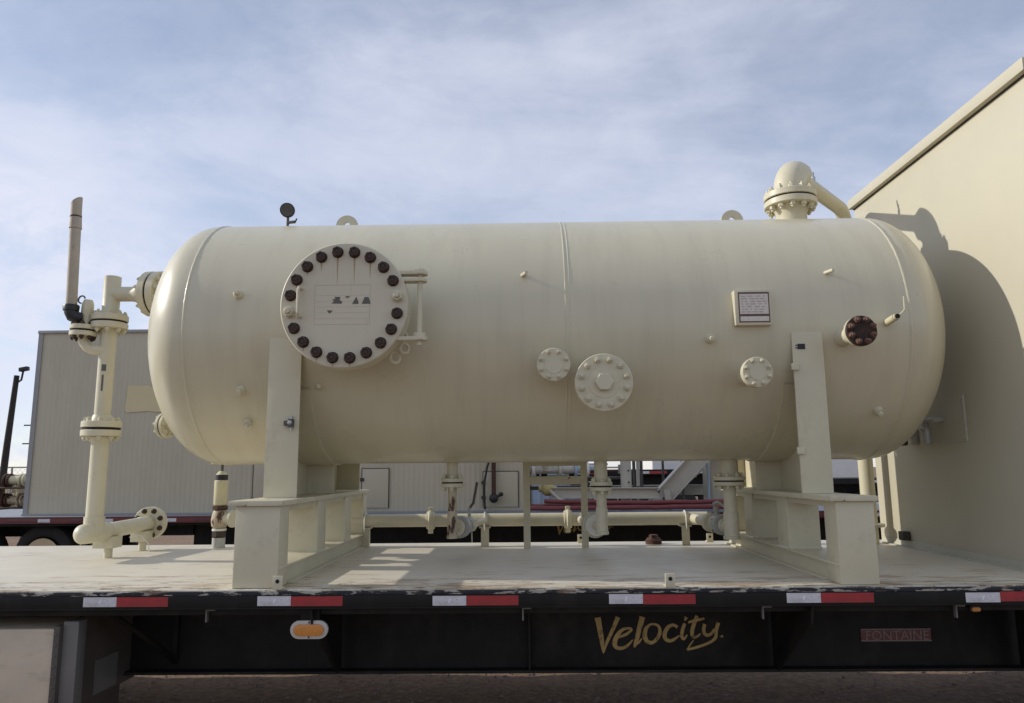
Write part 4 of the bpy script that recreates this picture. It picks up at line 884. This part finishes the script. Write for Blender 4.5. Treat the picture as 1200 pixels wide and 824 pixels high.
obj('valve_body', MB().ball((0.36, 11.80, 0.33), 0.11, 16, 10).cyl((0.22, 11.80, 0.33), (0.50, 11.80, 0.33), 0.05, seg=14), 'valve_yellow', T)
obj('valve_lever', MB().tube([(0.40, 11.72, 0.30), (0.52, 11.68, 0.18), (0.66, 11.66, 0.10)], 0.03, 8), 'steel_beige', T)
obj('rack', MB().box(0.04, 1.05, 12.3, 12.34, 0.30, 0.36).box(0.04, 1.05, 12.3, 12.34, 0.80, 0.86).box(0.04, 0.10, 12.3, 12.36, 0.003, 1.5).box(0.98, 1.04, 12.3, 12.36, 0.003, 1.5), 'pipe_dark', T)
for k in range(6): obj('gauge_box', MB().box(0.12+0.15*k, 0.22+0.15*k, 12.22, 12.29, 0.38+0.12*(k % 3), 0.48+0.12*(k % 3)), ('white_paint', 'black_plastic', 'far_blue')[k % 3], T, bevel=0.006)

T = thing('tube_rack', (0.7, 13.05, 0), 'open rack of thin white and dark tubes seen through the ladder frame', 'rack')
rnd = random.Random(21)
for x in (0.10, 0.72, 1.34, 1.95): obj('rack_upright', MB().box(x-0.025, x+0.025, 13.0, 13.05, 0.003, 1.5), 'steel_beige', T)
for k in range(9):
    z = 0.42 + 0.055*k + rnd.uniform(-.012, .012); xa = rnd.uniform(0.08, 0.5); L = rnd.uniform(0.5, 1.4)
    obj('tube', MB().cyl((xa, 12.96+0.01*(k % 3), z), (xa+L, 12.96, z+rnd.uniform(-.01, .01)), rnd.choice((0.014, 0.02, 0.026)), seg=10), ('white_paint', 'pipe_dark', 'steel_beige', 'rust_red', 'white_paint')[k % 5], T)
for k in range(5): obj('tube_clamp', MB().box(0.2+0.35*k, 0.26+0.35*k, 12.90, 12.94, 0.45+0.1*(k % 3), 0.60+0.1*(k % 3)), ('black_plastic', 'pipe_grey', 'far_blue')[k % 3], T, bevel=0.004)
T = thing('access_ramp', (2.55, 12.75, 0), 'short sloped beige stair ramp behind the diagonal brace', 'ramp')
for y in (12.60, 12.95): obj('stringer', MB().obox((2.55, y, 0.36), (0.42,0,0.34), (0,0.02,0), (-0.05,0,0.062)), 'steel_beige', T)
for k in range(5): obj('tread', MB().box(2.20+0.16*k, 2.38+0.16*k, 12.63, 12.92, 0.085+0.13*k, 0.105+0.13*k), 'pipe_grey', T)
for x in (2.3, 2.62): obj('rail_post', MB().cyl((x, 12.58, 0.10), (x, 12.58, 1.35), 0.022, seg=10), 'pipe_dark', T)
T = thing('upright_conduits', (1.85, 12.45, 0), 'pair of dark upright conduits beside the round post', 'pipe')
for x in (1.80, 1.92): obj('conduit', MB().tube([(x, 12.45, 0.003), (x, 12.45, 0.9), (x+0.03, 12.45, 1.6)], 0.028, 10), 'pipe_dark', T)

# ------------------------------------------------------------------ yard beyond
def far_trailer(x0, x1, y, label, z):
    T = thing('parked_trailer', ((x0+x1)/2, y, GZ), label, 'trailer', 'trailers parked at the back of the yard')
    obj('deck', MB().box(x0, x1, y, y+2.5, z-0.10, z), 'trailer_dusty', T)
    obj('side_rail', MB().box(x0, x1, y-0.02, y-0.001, z-0.16, z-0.02), 'trailer_black', T)
    obj('beam', MB().box(x0, x1, y+0.7, y+0.75, z-0.75, z-0.101), 'trailer_black', T)
    x = x0+0.2; k = 0
    while x < x1-0.8:
        obj('white_tape', MB().box(x, x+0.35, y-0.026, y-0.021, z-0.13, z-0.05), 'tape_white', T)
        obj('red_tape', MB().box(x+0.352, x+0.9, y-0.026, y-0.021, z-0.13, z-0.05), 'tape_red', T); x += 1.9
    for xw in (x0+1.0, x0+2.2, x1-1.6): 
        for yy in (y+0.15, y+2.0): obj('wheel', MB().lathe((xw, yy, GZ+0.5), (0,1,0), [(0, 0.2), (0.02, 0.28), (0.0, 0.44), (0.05, 0.5), (0.25, 0.5), (0.28, 0.44)], 28), 'rubber', T)
far_trailer(1.5, 6.6, 24, 'dark trailer with red and white tape parked behind the steel frame', 0.60)
far_trailer(8.2, 13.5, 23, 'dark trailer glimpsed past the right saddle', 0.28)
T = thing('box_trailer', (7.6, 30, GZ), 'white box trailer far behind in the yard', 'trailer')
obj('box_body', MB().box(4.9, 13.0, 29, 31.5, -0.1, 2.9), 'white_paint', T, bevel=0.03)
obj('box_frame', MB().box(5.0, 12.8, 29.4, 31.2, -0.45, -0.101), 'trailer_black', T)
for xw in (6.0, 7.2, 12.0): obj('wheel', MB().lathe((xw, 29.3, GZ+0.5), (0,1,0), [(0, 0.2), (0.02, 0.28), (0.0, 0.44), (0.05, 0.5), (0.25, 0.5), (0.28, 0.44)], 28), 'rubber', T)
T = thing('stacked_container', (2.2, 27, GZ), 'blue grey container standing far behind the pipe manifold', 'container')
obj('container_body', MB().box(-1.2, 2.6, 27, 29.4, GZ+0.02, 0.75), 'far_blue', T, bevel=0.03)
for i in range(12): obj('container_rib', MB().box(-1.1+0.31*i, -0.98+0.31*i, 26.95, 26.999, GZ+0.1, 0.65), 'far_blue', T)
# light pole, fence, scrap spools at the far left
T = thing('light_pole', (-20.85, 30, GZ), 'black light pole with floodlight at the far left', 'light pole')
obj('pole', MB().tube([(-20.95, 30, GZ), (-20.85, 30, 1.8), (-20.72, 30, 4.62)], [0.15, 0.125, 0.10], 14), 'wood_dark', T)
fa = obj('lamp_arm', MB().tube([(-20.72, 30, 4.30), (-20.45, 29.9, 4.42), (-20.40, 29.9, 4.80)], 0.04, 8), 'black_plastic', T)
obj('flood_light', MB().obox((-20.34, 29.85, 4.86), (0.17,0,0.03), (0,0.10,0), (-0.01,0,0.08)), 'black_plastic', fa, bevel=0.02)
T = thing('chain_link_fence', (-24, 33, GZ), 'galvanised chain link fence across the far left of the yard', 'fence')
for i in range(14): obj('post', MB().cyl((-34+1.9*i, 33, GZ), (-34+1.9*i, 33, 0.95), 0.04, seg=10), 'fence_grey', T)
obj('top_rail', MB().cyl((-34.2, 33, 0.93), (-9.1, 33, 0.93), 0.03, seg=8), 'fence_grey', T)
b = MB()
for i in range(110):
    x = -34 + 0.22*i
    for s_ in (-1, 1):
        xe = x + s_*1.95
        if -34.2 < xe < -9.1: b.add([(x-0.005, 33+0.004*s_, GZ), (x+0.005, 33+0.004*s_, GZ), (xe+0.005, 33+0.004*s_, 0.9), (xe-0.005, 33+0.004*s_, 0.9)], [(0,1,2,3)])
o = obj('wire_mesh', b, 'fence_grey', T, kind='stuff')
T = thing('pipe_rack', (-17, 25, GZ), 'low steel rack holding scrap pipe spools at the far left', 'rack')
for x in (-17.7, -16.0): obj('rack_leg', MB().box(x-0.06, x+0.06, 24.6, 24.72, GZ, 0.16).box(x-0.06, x+0.06, 25.3, 25.42, GZ, 0.16), 'rust_red', T)
for z in (0.155, -0.50): obj('rack_shelf', MB().box(-18.0, -15.7, 24.5, 25.5, z, z+0.05), 'rust_red', T)
for z, lab, mm in ((0.43, 'upper cream pipe spool on the far left rack', 'valve_cream'), (-0.22, 'lower rusty pipe spool on the far left rack', 'cream_rusty')):
    T = thing('pipe_spool', (-16.8, 25, z-0.22), lab, 'pipe', 'scrap spools on the rack')
    obj('barrel', MB().cyl((-17.2, 25, z), (-16.0, 25, z), 0.15, seg=24), mm, T)
    for x, mm2 in ((-17.30, 'rust_red'), (-17.18, 'rust_red'), (-16.78, mm), (-16.66, mm)): obj('spool_flange', MB().cyl((x, 25, z), (x+0.07, 25, z), 0.225, seg=28, ch=0.01), mm2, T)
for k, (x, y, h) in enumerate(((-56, 85, 6.6), (-60, 78, 2.8))):
    T = thing('utility_pole', (x, y, GZ), ('taller wooden utility pole beyond the fence', 'short wooden pole beyond the fence')[k], 'pole')
    obj('pole', MB().cyl((x, y, GZ), (x, y, h), 0.16, 0.11, seg=10), 'wood_dark', T)
    if k == 0:
        for z in (h-0.5, h-2.6): obj('crossarm', MB().box(x-1.3, x+1.3, y-0.06, y+0.06, z, z+0.14), 'wood_dark', T)
b = MB(); rnd = random.Random(9)
for k in range(5000):
    x, y = rnd.uniform(-80, -18), rnd.uniform(36, 110); h = rnd.uniform(0.15, 0.5); a = rnd.uniform(0, pi); w = rnd.uniform(0.1, 0.35)
    b.add([(x-w*cos(a), y-w*sin(a), GZ), (x+w*cos(a), y+w*sin(a), GZ), (x+w*0.3*cos(a), y, GZ+h), (x-w*0.4*cos(a), y, GZ+h*0.9)], [(0,1,2,3)])
tagit(obj('dry_grass', b, 'dry_grass'), 'dry straw coloured grass beyond the chain link fence', 'grass', kind='stuff')
